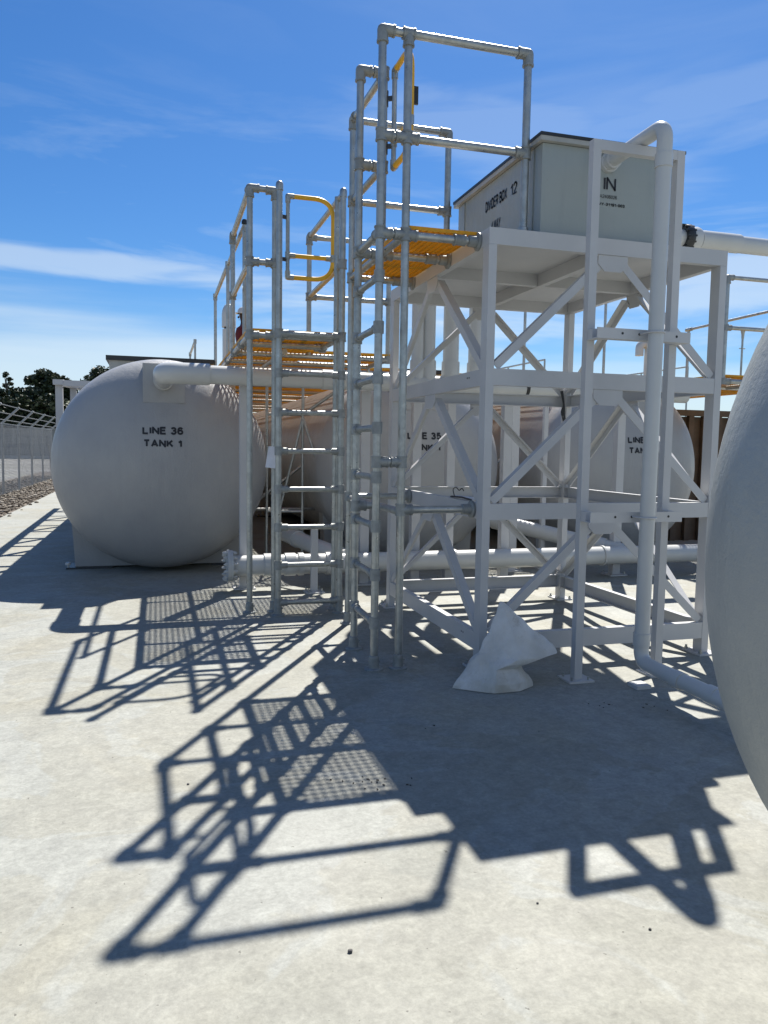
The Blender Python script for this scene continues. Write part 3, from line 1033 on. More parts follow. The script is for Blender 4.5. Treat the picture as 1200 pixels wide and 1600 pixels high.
# ------------------------------------------------------------------ walkways over the tanks
def walkway(x0, x1, y0, y1, label, rails, legs=True):
    t = thing('walkway', label, 'walkway', (x0, y0, 0), 'walkways between the tanks')
    zd = ZD2
    for x in (x0, x1):
        gt('deck_tube', (x, y0, zd), (x, y1, zd), t)
    n = int((y1-y0)/1.2)
    for i in range(n+1):
        y = y0+.03+(y1-y0-.06)*i/n
        gt('deck_tube', (x0, y, zd-.001), (x1, y, zd-.001), t)
    grating(x0-.01, x1+.03, y0, y1, zd+TR+.032, t)
    for (x, ya, yb_) in rails:
        gt('guard_rail', (x, ya, ZT2), (x, yb_, ZT2), t)
        n = max(1, round((yb_-ya)/1.8))
        for i in range(n+1):
            y = ya+(yb_-ya)*i/n
            gt('guard_post', (x, y, zd), (x, y, ZT2), t, .021)
            MB().tube((x, y, ZT2-.05), (x, y, ZT2+.035), .030, 14).build('tube_fitting', MG, t)
    if legs:
        for y in (y0+.5, y0+3.4, y0+6.3):
            for x in (x0+.32, x1-.1):
                gt('trestle_leg', (x, y, 0), (x, y, zd), t, .02)
            gt('trestle_brace', (x0+.32, y, .6), (x1-.1, y, .6), t, .018)
            gt('trestle_brace', (x0+.32, y, .6), (x1-.1, y, 1.9), t, .018)
    return t
walkway(.725, 2.78, 9.0, 22.0, 'long yellow grated walkway running back past the LINE 36 tank', ((.792, 9.12, 11.1), (.745, 15.98, 18.3)))
MB_ = None
# guard rail along the walkway start
t = thing('guard_rail_run', 'thin galvanised handrail starting with a black cap behind the gated ladder', 'handrail', (.795, 7.45, ZD2))
gt('rail', (.80, 7.45, ZT2), (.792, 9.12, ZT2), t, .021)
gt('rail_post', (.80, 7.45, ZD2), (.80, 7.45, ZT2), t, .021)
MB().lathe([(-.01, .029), (.015, .029), (.03, .02), (.034, 0)], (.80, 7.45, ZT2+.02), (0, 0, 1), 16).build('post_cap', MBK, t)
walkway(3.53, 5.25, 9.2, 22.0, 'yellow grated walkway between the LINE 35 and LINE 34 tanks', ())

# right hand platform beyond the tower
RP = thing('raised_platform', 'yellow grated platform with galvanised rails right of the tower behind the near tank', 'platform', (6.33, 7.65, 0))
qx0, qx1 = 6.33, 8.42
for z in (ZT2-.02, ZM2-.02):
    gt('guard_rail', (qx0, 7.65, z), (qx1, 7.65, z), RP)
    fitting((qx0, 7.65, z), (X_, -Z_) if z > 3 else (X_,), RP, both=() if z > 3 else (Z_,))
gt('guard_rail', (qx1, 7.65, ZT2), (qx1+.12, 11.2, ZT2), RP, .021)
MB().tube((qx1+.12, 11.12, ZT2), (qx1+.12, 11.26, ZT2), .031, 14).build('tube_fitting', MG, RP)
for (x, y) in ((qx0, 7.65), (qx1, 7.65), (qx1+.06, 9.3), (qx1+.12, 11.2)):
    gt('guard_post', (x, y, ZD2-.06), (x, y, ZT2), RP)
for y in (7.65, 8.4):
    gt('deck_tube', (qx0, y, ZD2-.06), (qx1, y, ZD2-.06), RP, .03)
for x in (qx0, 7.0, 7.8, qx1):
    gt('deck_tube', (x, 7.65, ZD2-.061), (x, 8.4, ZD2-.061), RP)
gt('deck_tube', (qx0, 7.65, ZD2-.06), (qx0, 11.2, ZD2-.06), RP)
fitting((qx0, 7.65, ZD2-.06), (X_, Y_), RP, both=(Z_,), r=.04, ln=.09)
grating(qx0-.02, qx1+.02, 7.66, 8.45, ZD2+.02, RP)
grating(qx0-.02, qx1+.1, 8.48, 14.0, ZD2+.02, RP)
for x in (qx0+.3, qx1-.1):
    gt('platform_leg', (x, 8.1, 0), (x, 8.1, ZD2-.06), RP)
# slim rod hanging from the mid rail
m = MB()
m.tube((6.62, 7.70, 2.26), (6.62, 7.70, 2.78), .012, 10)
m.lathe([(0, .03), (-.05, .018), (-.11, .014)], (6.62, 7.70, 2.82), (0, 0, 1), 12)
m.tube((6.58, 7.70, 2.60), (6.66, 7.70, 2.60), .006, 8)
tag(m.build('hanging_rod', MG), 'slim metal rod hanging below the middle rail of the right platform', 'rod')

# far rails and poles seen through the tower
t = None
for (x, y, nm, lab) in ((8.464, 16.08, 'far_handrail', 'short distant handrail seen under the left half of the tower deck'),
                        (12.25, 16.03, 'far_handrail', 'short distant handrail seen beside the right post of the tower')):
    t = thing('handrail', lab, 'handrail', (x, y, 0), 'distant handrails')
    gt('rail', (x, y, ZT2), (x-.1, y+3.6, ZT2), t, .021)
    for k in (0, 1.8, 3.6):
        gt('rail_post', (x-.028*k, y+k, 0), (x-.028*k, y+k, ZT2), t, .021)
for (x, y, z, lab) in ((5.46, 11.05, 4.3, 'slim galvanised pole behind the left part of the tower'), (6.86, 11.05, 4.3, 'slim galvanised pole behind the goal post frame'),):
    m = MB().tube((x, y, 0), (x, y, z), .022, 12)
    m.lathe([(0, .06), (.012, .06), (.014, .03), (.07, .028)], (x, y, 0), (0, 0, 1), 16)
    m.lathe([(0, .027), (.02, .027), (.035, 0)], (x, y, z-.01), (0, 0, 1), 12)
    tag(m.build('pole', MG), lab, 'pole', 'slim poles behind the tower')

# ------------------------------------------------------------------ tanks
TRAD, THEAD, TZC, TLEN = 1.125, .61, 1.157, 13.0
def tank(label, loc, mat, flip=False, saddle=True):
    """local frame: head faces -Y at y=0 equator, axis along +Y"""
    t = thing('storage_tank', label, 'tank', loc, 'storage tanks')
    s = -1 if flip else 1
    prof = []
    for k in range(0, 19):
        a = math.pi/2*k/18
        prof.append((-THEAD*math.cos(a)*s, TRAD*math.sin(a)))
    for k in range(0, 7):
        prof.append(((TLEN*(k+1)/8)*s, TRAD))
    for k in range(18, -1, -1):
        a = math.pi/2*k/18
        prof.append(((TLEN+THEAD*math.cos(a))*s, TRAD*math.sin(a)))
    L = Vector(loc)
    MB().lathe(prof, L+Vector((0, 0, TZC)), (0, 1, 0), 96).build('shell', mat, t, 60)
    if saddle:
        for y in (.28, 6.2, 12.2):
            pr = [(-.93, .02), (-.965, .60)]
            a0, a1 = math.atan2(-.55, -.965), math.atan2(-.55, .965)
            for k in range(25):
                a = math.pi+.52+(math.pi-1.04)*k/24
                pr.append(((TRAD-.004)*math.cos(a), TZC+(TRAD-.004)*math.sin(a)))
            pr += [(.965, .60), (.93, .02)]
            ys = L.y+s*y
            m = MB().prism(pr, (L.x, ys, 0), (L.x, ys+s*.24, 0), (1, 0, 0), (0, 0, 1))
            sd_ = m.build('saddle', mat, t, 0)
            for x in (-.78, .78):
                MB().box(L.x+x-.24, L.x+x+.24, ys-s*.06, ys+s*.30, 0, .018).build('base_plate', MDK, sd_, 0)
            for x in (-1.00, 1.00):
                m = MB()
                m.tube((L.x+x, ys-s*.03, .018), (L.x+x, ys-s*.03, .055), .012, 8)
                m.lathe([(0, .03), (.02, .028), (.03, 0)], (L.x+x, ys-s*.03, .05), (0, 0, 1), 12)
                m.build('anchor_bolt', MPV, sd_)
        # nozzle pad and pocket on the head
        m = MB().box(L.x-.19, L.x+.22, L.y-.50, L.y+.30, 1.80, 2.19)
        m.bevel(.03, 3)
        m.build('nozzle_block', mat, t)
    return t
def head_drop(cx, cy):
    def f(p):
        q = ((p.x-cx)/TRAD)**2+((p.z-TZC)/TRAD)**2
        return Vector((p.x, cy-THEAD*math.sqrt(max(0, 1-q))-.0035, p.z))
    return f
for i, num in enumerate((36, 35, 34)):
    cx, cy = .06+2.8*i, 8.77
    if i == 0:
        T0 = tank('big white tank marked LINE 36 TANK 1 at the left', (cx, cy, 0), MT)
        t = T0
    else:
        t = copy_tree(T0)
        t.location = (cx, cy, 0)
        t['label'] = {35: 'white tank marked LINE 35 behind the ladder and the left side of the tower', 34: 'white tank marked LINE with its number hidden behind the inlet pipe'}[num]
    if i == 0:
        protos = None
    TANKS = globals().setdefault('TANKS', [])
    TANKS.append((t, num, cx, cy))
for (t, num, cx, cy) in TANKS:
    lettering('LINE %d' % num, (cx-.198, cy, 1.473), (1, 0, 0), (0, 0, 1), .400, .080, MTXT, t, .25, head_drop(cx, cy))
    lettering('TANK 1', (cx-.190, cy, 1.344), (1, 0, 0), (0, 0, 1), .380, .080, MTXT, t, .25, head_drop(cx, cy))
tank('near grey tank head with rough coating filling the right edge of the view', (2.285, 1.303, 0), MTN, True, False)

# black lidded boxes on top of the tanks
for (x0, x1, y0, z1, lab) in ((-.637, .770, 11.0, 2.54, 'white box with black lid on top of the LINE 36 tank'), (3.06, 4.16, 11.0, 2.535, 'white box with black lid behind the ladder top of the LINE 35 tank')):
    t = thing('lidded_box', lab, 'box', ((x0+x1)/2, y0+.6, 2.0), 'black lidded boxes')
    MB().box(x0+.04, x1-.04, y0+.04, y0+1.26, 1.9, z1-.062).bevel(.006, 1).build('wall', MBXL, t)
    MB().box(x0, x1, y0, y0+1.3, z1-.061, z1).bevel(.008, 2).build('lid', MBK, t)
    if x0 > 1:
        m = MB()
        for x in (x0+.1, x1-.1):
            m.box(x-.03, x+.03, y0+.1, y0+.16, 0, 1.9)
            m.box(x-.03, x+.03, y0+1.1, y0+1.16, 0, 1.9)
        m.build('box_leg', MW, t)

# ------------------------------------------------------------------ pipe runs
YP = 7.35
op = thing('overhead_pipe', 'white overhead pipe running from the top of the LINE 36 tank across behind the ladders', 'pipe', (.07, YP, 2.02))
RO = .086
MB().sweep([(.07, 8.32, 2.02), (.07, YP, 2.02), (2.2, YP, 2.01), (5.6, YP, 2.0)], RO, 28, .13, 9).build('pipe', MPV, op)
MB().sweep([(.07, 7.66, 2.02), (.07, YP, 2.02), (.47, YP, 2.02)], RO+.012, 28, .15, 10).build('elbow', MPV, op)
MB().lathe([(0, RO), (0, RO+.009), (.16, RO+.009), (.16, RO)], (1.52, YP, 2.015), (1, 0, 0), 28).build('socket', MPV, op)
MB().lathe([(0, RO), (0, RO+.012), (.05, RO+.012), (.05, RO)], (.07, 8.26, 2.02), (0, -1, 0), 28).build('socket', MPV, op)
for x in (2.19, 3.637):
    m = MB()
    m.lathe([(0, RO), (0, RO+.007), (.035, RO+.007), (.035, RO)], (x, YP, 2.012), (1, 0, 0), 28)
    m.box(x, x+.035, YP-.02, YP+.01, 2.09, 2.125)
    m.build('strap', MBK, op)
# risers from the overhead pipe to the divider box outlets
for x, r, lab in ((2.478, .062, 'leftmost white riser pipe under the back edge of the tower deck'), (2.592, .066, 'white riser pipe second from the left under the tower deck edge'),
             (2.828, .079, 'thick white riser pipe with a wide socket under the tower deck edge'), (3.09, .07, 'white riser pipe nearest the near left tower post')):
    t = thing('riser_pipe', lab, 'pipe', (x, YP, 2.1), 'riser pipes behind the tower')
    MB().sweep([(x, YP, 2.07), (x, YP, 3.0), (x, 5.84, 3.0)], r, 22, .13, 7).build('pipe', MPV, t)
    MB().lathe([(0, r), (0, r+.011), (.26, r+.011), (.26, r)], (x, YP, 1.98), (0, 0, 1), 22).build('socket', MPV, t)

lp = thing('header_pipe', 'white header pipe low along the tank fronts with a bolted flange at its end', 'pipe', (.66, YP, .24))
RL, ZL = .098, .243
MB().tube((.67, YP, ZL), (8.6, YP, ZL), RL, 30).build('pipe', MPV, lp)
for x, ln in ((.97, .09), (1.17, .10), (1.30, .05), (1.57, .1), (2.9, .02), (4.62, .022), (5.9, .08)):
    MB().lathe([(0, RL), (0, RL+.013), (ln, RL+.013), (ln, RL)], (x, YP, ZL), (1, 0, 0), 30).build('socket', MPV, lp)
m = MB()
m.lathe([(0, .0), (0, .155), (.022, .155), (.022, .0)], (.625, YP, ZL), (1, 0, 0), 36)
m.lathe([(0, .0), (0, .15), (.026, .15), (.026, .0)], (.6485, YP, ZL), (1, 0, 0), 36)
fl = m.build('flange', MPV, lp)
m = MB()
for k in range(12):
    a = 2*math.pi*(k+.5)/12
    y, z = YP+.127*math.cos(a), ZL+.127*math.sin(a)
    m.tube((.585, y, z), (.715, y, z), .0085, 8)
    for x0, x1 in ((.595, .622), (.677, .702)):
        m.tube((x0, y, z), (x1, y, z), .0155, 6)
m.build('bolt', MPV, fl)
m = MB()
m.lathe([(0, RL), (0, RL+.008), (.03, RL+.008), (.03, RL)], (1.44, YP, ZL), (1, 0, 0), 30)
m.box(1.43, 1.475, YP-.03, YP+.01, ZL+RL+.008, ZL+RL+.03)
m.build('strap', MBK, lp)
for (a, q, lab) in (((1.40, 9.05, .36), (1.78, YP+.03, ZL+.035), 'white branch pipe sloping into the header pipe behind the gated ladder'),
                    ((3.55, 8.95, .60), (4.93, YP+.05, ZL+.03), 'white branch pipe sloping into the header pipe seen through the tower')):
    t = thing('branch_pipe', lab, 'pipe', a, 'branch pipes into the header')
    MB().tube(a, q, .088, 26).build('pipe', MPV, t)
    d = (Vector(q)-Vector(a)).normalized()
    for k in (.25, .86):
        c = Vector(a).lerp(Vector(q), k)
        MB().lathe([(0, .088), (0, .099), (.09, .099), (.09, .088)], c, d, 26).build('socket', MPV, t)

# square pipe supports
def support(x, y, z, w, label):
    t = thing('pipe_support', label, 'pipe support', (x, y, 0), 'white pipe support posts')
    MB().box(x-w/2, x+w/2, y-w/2, y+w/2, .012, z).bevel(.005).build('post', MW, t)
    MB().box(x-w/2-.06, x+w/2+.06, y-w/2-.06, y+w/2+.06, 0, .012).bevel(.002, 1).build('base_plate', MW, t)
    for i in (-1, 1):
        for j in (-1, 1):
            MB().tube((x+i*(w/2+.035), y+j*(w/2+.035), .012), (x+i*(w/2+.035), y+j*(w/2+.035), .045), .008, 8).build('anchor_bolt', MG, t)
    return t
YS = YP+.155
for (x, y, z, w, lab) in ((.80, YS, 1.95, .085, 'white square pipe support just behind the left post of the gated ladder'),
                          (1.42, YP-.19, .60, .06, 'low white square pipe support seen through the gated ladder rungs'),
                          (1.99, YS, 1.93, .09, 'white square pipe support between the two ladders'),
                          (2.53, YS, 1.93, .09, 'white square pipe support behind the left face of the tower'),
                          (2.90, YS, 1.93, .085, 'white square pipe support behind the nearest tower post'),
                          (3.53, YS, 1.93, .09, 'left of two close white pipe supports behind the tower front'),
                          (3.86, 8.0, 1.93, .09, 'right of two close white pipe supports behind the tower front'),
                          (4.89, YS, 1.93, .09, 'white square pipe support behind the inlet pipe with its base on the shaded floor'),
                          (4.30, 8.1, 1.93, .05, 'thin white pipe support left of the LINE 34 tank')):
    support(x, y, z, w, lab)
MB_x = MB()
for (xa_, xb_) in ((3.0, 3.86),):
    MB_x.bar((xa_, 8.0, 1.90), (xb_-.046, 8.0, 1.90), .07, .07)
MB_x.bevel(.004)
tag(MB_x.build('support_beam', MW), 'white cross beam at the top of the close pipe supports', 'beam')

# outlet pipe leaving the box to the right
ot = thing('outlet_pipe', 'white outlet pipe with a black ribbed coupling leaving the divider box to the right', 'pipe', (3.24, 5.0, 2.95))
yo_, zo_ = 5.0, 2.945
MB().tube((3.242, yo_, zo_), (8.2, yo_, zo_-.02), .062, 26).build('pipe', MPV, ot)
m = MB()
m.lathe([(0, .062), (0, .069), (.35, .069), (.35, .062)], (3.86, yo_, zo_), (1, 0, 0), 28)
m.lathe([(0, .0), (0, .082), (.05, .088), (.07, .082), (.075, .062)], (3.775, yo_, zo_), (1, 0, 0), 28)
m.build('socket', MPV, ot)
m = MB()
m.lathe([(0, .06), (0, .092), (.025, .098), (.05, .098), (.06, .09), (.06, .06)], (3.712, yo_, zo_), (1, 0, 0), 28)
for k in range(14):
    a = 2*math.pi*k/14
    m.bar((3.70, yo_+.088*math.cos(a), zo_+.088*math.sin(a)), (3.775, yo_+.088*math.cos(a), zo_+.088*math.sin(a)), .012, .022, (0, math.cos(a), math.sin(a)))
m.build('coupling', MBK, ot)
MB().lathe([(0, .0605), (0, .065), (.010, .065), (.010, .0605)], (3.935, yo_, zo_+.001), (1, 0, 0), 26).build('clamp_ring', MDK, ot)

# gooseneck vent on the LINE 34 tank and the capped vent on the LINE 36 tank
t = thing('gooseneck_vent', 'white gooseneck vent pipe turned down on top of the LINE 34 tank', 'vent', (6.56, 9.5, 1.7))
MB().sweep([(6.60, 9.5, 1.75), (6.60, 9.5, 2.865), (6.455, 9.5, 2.865), (6.455, 9.5, 2.70)], .056, 22, .1, 8).build('pipe', MPV, t)
MB().lathe([(0, .056), (0, .064), (.07, .064), (.07, .056)], (6.53, 9.5, 2.865), (1, 0, 0), 22).build('socket', MPV, t)
t = thing('capped_vent', 'white vent pipe with a rounded cowl and dark slot above the LINE 36 tank', 'vent', (.905, 10.3, 1.8))
MB().tube((.905, 10.3, 1.85), (.905, 10.3, 2.86), .082, 26).build('pipe', MPV, t)
MB().lathe([(0, .09), (.16, .09), (.22, .082), (.27, .06), (.295, .03), (.3, 0)], (.905, 10.3, 2.885), (0, 0, 1), 26).build('cowl', MPV, t)
MB().tube((.905, 10.3, 2.85), (.905, 10.3, 2.89), .06, 20).build('slot', MBK, t)

# ------------------------------------------------------------------ cable rack beside the LINE 36 tank
cr = thing('cable_rack', 'white frame with cross arms along the left flank of the LINE 36 tank', 'frame', (-1.1, 9.8, 0))
RZ = lambda y: 2.045+.045*(y-9.8)
for y in (9.82, 11.45, 12.75, 14.4, 16.2, 18.0):
    MB().box(-1.125, -1.045, y-.03, y+.03, 1.02, RZ(y)-.002).bevel(.004, 1).build('post', MW, cr)
MB().bar((-1.085, 9.70, RZ(9.70)+.03), (-1.085, 19.0, RZ(19)+.03), .11, .06).bevel(.004, 1).build('rail_beam', MW, cr)
for k in range(10):
    y = 9.75+.92*k
    MB().box(-1.029, -.63, y-.04, y+.04, RZ(y)-.012, RZ(y)+.052).bevel(.003, 1).build('cross_arm', MW, cr)
MB().bar((-.66, 9.82, RZ(9.82)-.045), (-.66, 19.0, RZ(19)-.045), .06, .06).build('rail_beam', MW, cr)

# added screens in the tank gaps, coloured as white posts in amber shade
MSHADE = plain('amber_shade_brown', (.10, .072, .05), .8, 0, .25, 5)  # brown carries the shade and grating-tinted light on white steel
for (x0, x1, y, h, lab) in ((1.19, 1.73, 15.5, 2.2, 'added slatted screen with shade painted brown in the dark gap between the LINE 36 and LINE 35 tanks'), (3.99, 4.53, 15.5, 2.2, 'added slatted screen with shade painted brown in the gap between the LINE 35 and LINE 34 tanks'),
                            (6.86, 9.2, 10.2, 2.02, 'added screen for white posts with amber shade painted brown under the right platform beside the LINE 34 tank')):
    t = thing('painted_shade_screen', lab, 'screen', (x0, y, 0), 'added shade-painted screens between the tanks')
    MB().box(x0, x1, y+.06, y+.08, .0, h-.1).build('shade_backing', MSHADE, t, 0)  # dark sheet added for the shade behind the posts
    MB().box(x0-.02, x1+.02, y-.02, y+.1, h-.09, h).bevel(.004, 1).build('added_top_beam', MSHADE, t)
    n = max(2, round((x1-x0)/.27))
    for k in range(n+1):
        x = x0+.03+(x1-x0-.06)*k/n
        MB().box(x-.045, x+.045, y-.01, y+.059, 0, h-.091).bevel(.004, 1).build('added_slat_post', MSHADE, t)

# ------------------------------------------------------------------ things lying on the tower and floor
m = MB()
m.hexa([(1.955, 4.66, 1.048), (1.985, 4.66, 1.048), (1.985, 4.98, 1.048), (1.955, 4.98, 1.048), (1.950, 4.66, 1.060), (1.98, 4.66, 1.066), (1.98, 4.98, 1.058), (1.95, 4.98, 1.052)])
t = thing('label_strip', 'scrap strip of white label with black edges lying on the tower beam', 'label strip', (1.965, 4.8, 1.0426))
m.build('strip', MPAP, t, 0)
m = MB()
m.sweep([(1.948, 4.64, 1.05), (1.948, 4.8, 1.058), (1.948, 5.0, 1.05)], .006, 8)
m.sweep([(1.965, 4.98, 1.055), (1.96, 5.0, 1.10), (1.96, 4.94, 1.12), (1.96, 4.88, 1.095), (1.96, 4.83, 1.118), (1.96, 4.80, 1.10)], .0035, 8, .02, 4)
m.build('wire', MBK, t)
m = MB()
rr = random.Random(5)
for k in range(7):
    x0, y0, z0 = 3.60, 6.365, 1.80
    m.sweep([(x0-.08+rr.uniform(-.02, .02), y0-.03, 1.885+rr.uniform(0, .03)), (x0-.06, y0-.03, 1.80+rr.uniform(-.03, .03)), (x0-.07+rr.uniform(-.02, .02), y0-.03, 1.74+rr.uniform(-.03, .03)), (x0-.06+rr.uniform(-.01, .02), y0-.03, 1.66+rr.uniform(-.04, .03))], .0055, 6, .04, 4)
tag(m.build('cord_bundle', MBK), 'small bundle of black cord hanging at the far right corner of the tower', 'cord')

# white sack slumped at the near left foot of the tower
def sack():
    # outline rings: each ring is a loop in the sack's own frame, from the floor up to the folded peak
    prof = [(0.004, 1.622, 2.135, 3.925, 4.20), (0.05, 1.655, 2.11, 3.925, 4.21), (0.09, 1.695, 2.075, 3.945, 4.22), (0.125, 1.725, 2.045, 3.965, 4.22), (0.155, 1.75, 2.15, 3.94, 4.22),
            (0.185, 1.772, 2.285, 3.94, 4.21), (0.225, 1.80, 2.265, 3.96, 4.21), (0.28, 1.838, 2.19, 3.985, 4.20), (0.34, 1.872, 2.115, 4.015, 4.19), (0.40, 1.898, 2.045, 4.05, 4.18), (0.45, 1.918, 1.99, 4.085, 4.165), (0.485, 1.932, 1.955, 4.115, 4.145)]
    rings = []
    for z, xa, xb, ya, yb in prof:
        xm_, ym_ = xa*.5+xb*.5, ya*.45+yb*.55
        rings.append((z, [(xa, ym_), (xa*.8+xb*.2, ya*.75+yb*.25), (xa*.62+xb*.38, ya), (xa*.3+xb*.7, ya*.98+yb*.02), (xb*.93+xa*.07, ya*.72+yb*.28), (xb, ym_), (xb*.9+xa*.1, yb*.8+ya*.2), (xm_, yb), (xa*.85+xb*.15, yb*.85+ya*.15)]))
    bm = bmesh.new()
    L = []
    for z, pts in rings:
        L.append([bm.verts.new((x, y, z+.0*(x-1.8))) for x, y in pts])
    n = len(L[0])
    for a, q in zip(L, L[1:]):
        for i in range(n):
            bm.faces.new([a[i], a[(i+1) % n], q[(i+1) % n], q[i]])
    bm.faces.new(L[0][::-1]); bm.faces.new(L[-1])
    bmesh.ops.subdivide_edges(bm, edges=bm.edges[:], cuts=7, use_grid_fill=True, smooth=.12)
    from mathutils import noise
    rs = random.Random(17)
    folds = []
    for k in range(9):                      # straight creases crossing at many angles, like crumpled cloth
        n = Vector((rs.gauss(0, 1), rs.gauss(0, .6), rs.gauss(0, .8))).normalized()
        fr = rs.choice((3.2, 4.5, 6.0, 8.5, 12.0))
        folds.append((n, fr, rs.random(), .043/fr))
    for v in bm.verts:
        if v.co.z > .012:
            p = v.co.copy()
            d = Vector((p.x-1.93, p.y-4.09, .05)).normalized()
            q = p+.018*Vector((noise.noise(p*7), noise.noise(p*7+Vector((5, 0, 0))), noise.noise(p*7+Vector((0, 5, 0)))))
            f = 0
            for n, fr, ph, am in folds:
                t = (q.dot(n)*fr+ph) % 1.0
                f += am*(abs(2*t-1)-.5)
            f *= min(1, p.z/.05)*(1 if p.z < .42 else .45)
            v.co += d*f
            v.co.z = max(v.co.z, .006)
    bmesh.ops.recalc_face_normals(bm, faces=bm.faces[:])
    me = bpy.data.meshes.new('sack')
    bm.to_mesh(me); bm.free()
    me.shade_smooth()
    me.set_sharp_from_angle(angle=R(75))
    ob = bpy.data.objects.new('sack', me)
    col.objects.link(ob)
    me.materials.append(MSK)
    return ob
tag(sack(), 'crumpled dirty white woven sack slumped on the floor at the near foot of the tower', 'sack')

MST = plain('dark_stone', (.10, .095, .09), .8)
rr = random.Random(11)
for (x, y, r, lab) in ((.497, 1.958, .011, 'lone dark pebble on sunlit concrete at the bottom middle'), (1.104, 2.032, .006, 'tiny dark pebble below the shadow of the box lid'),
                  (.11, 3.15, .008, 'small dark pebble on sunlit concrete left of the shadows'), (-.55, 2.62, .007, 'small pebble on the sunlit concrete at the left edge'),
                  (1.36, 1.83, .007, 'small pebble near the right edge below the near tank')):
    r *= .62
    m = MB().ball((x, y, r*.6), r, (1.1, .9, .75), 2)
    for v in m.bm.verts:
        v.co += Vector((rr.uniform(-1, 1), rr.uniform(-1, 1), rr.uniform(-.5, .5)))*r*.12
    tag(m.build('pebble', MST), lab, 'pebble', 'pebbles on the concrete')
MLF = plain('dry_brown_debris', (.055, .045, .035), .9)
m = MB()
for k in range(30):
    cx, cy = rr.choice(((.86, 2.98), (.80, 3.02), (2.35, 3.62), (2.6, 3.55), (1.35, 3.5), (.95, 2.93)))
    x, y = cx+rr.gauss(0, .06), cy+rr.gauss(0, .035)
    l, a = rr.uniform(.002, .007), rr.uniform(0, 6.28)
    m.bar((x-l*math.cos(a), y-l*math.sin(a), .003), (x+l*math.cos(a), y+l*math.sin(a), .004), rr.uniform(.002, .005), .003)
tag(m.build('floor_debris', MLF, None, 0), 'scatter of dark crumbs on the shaded concrete', 'debris', kind='stuff')

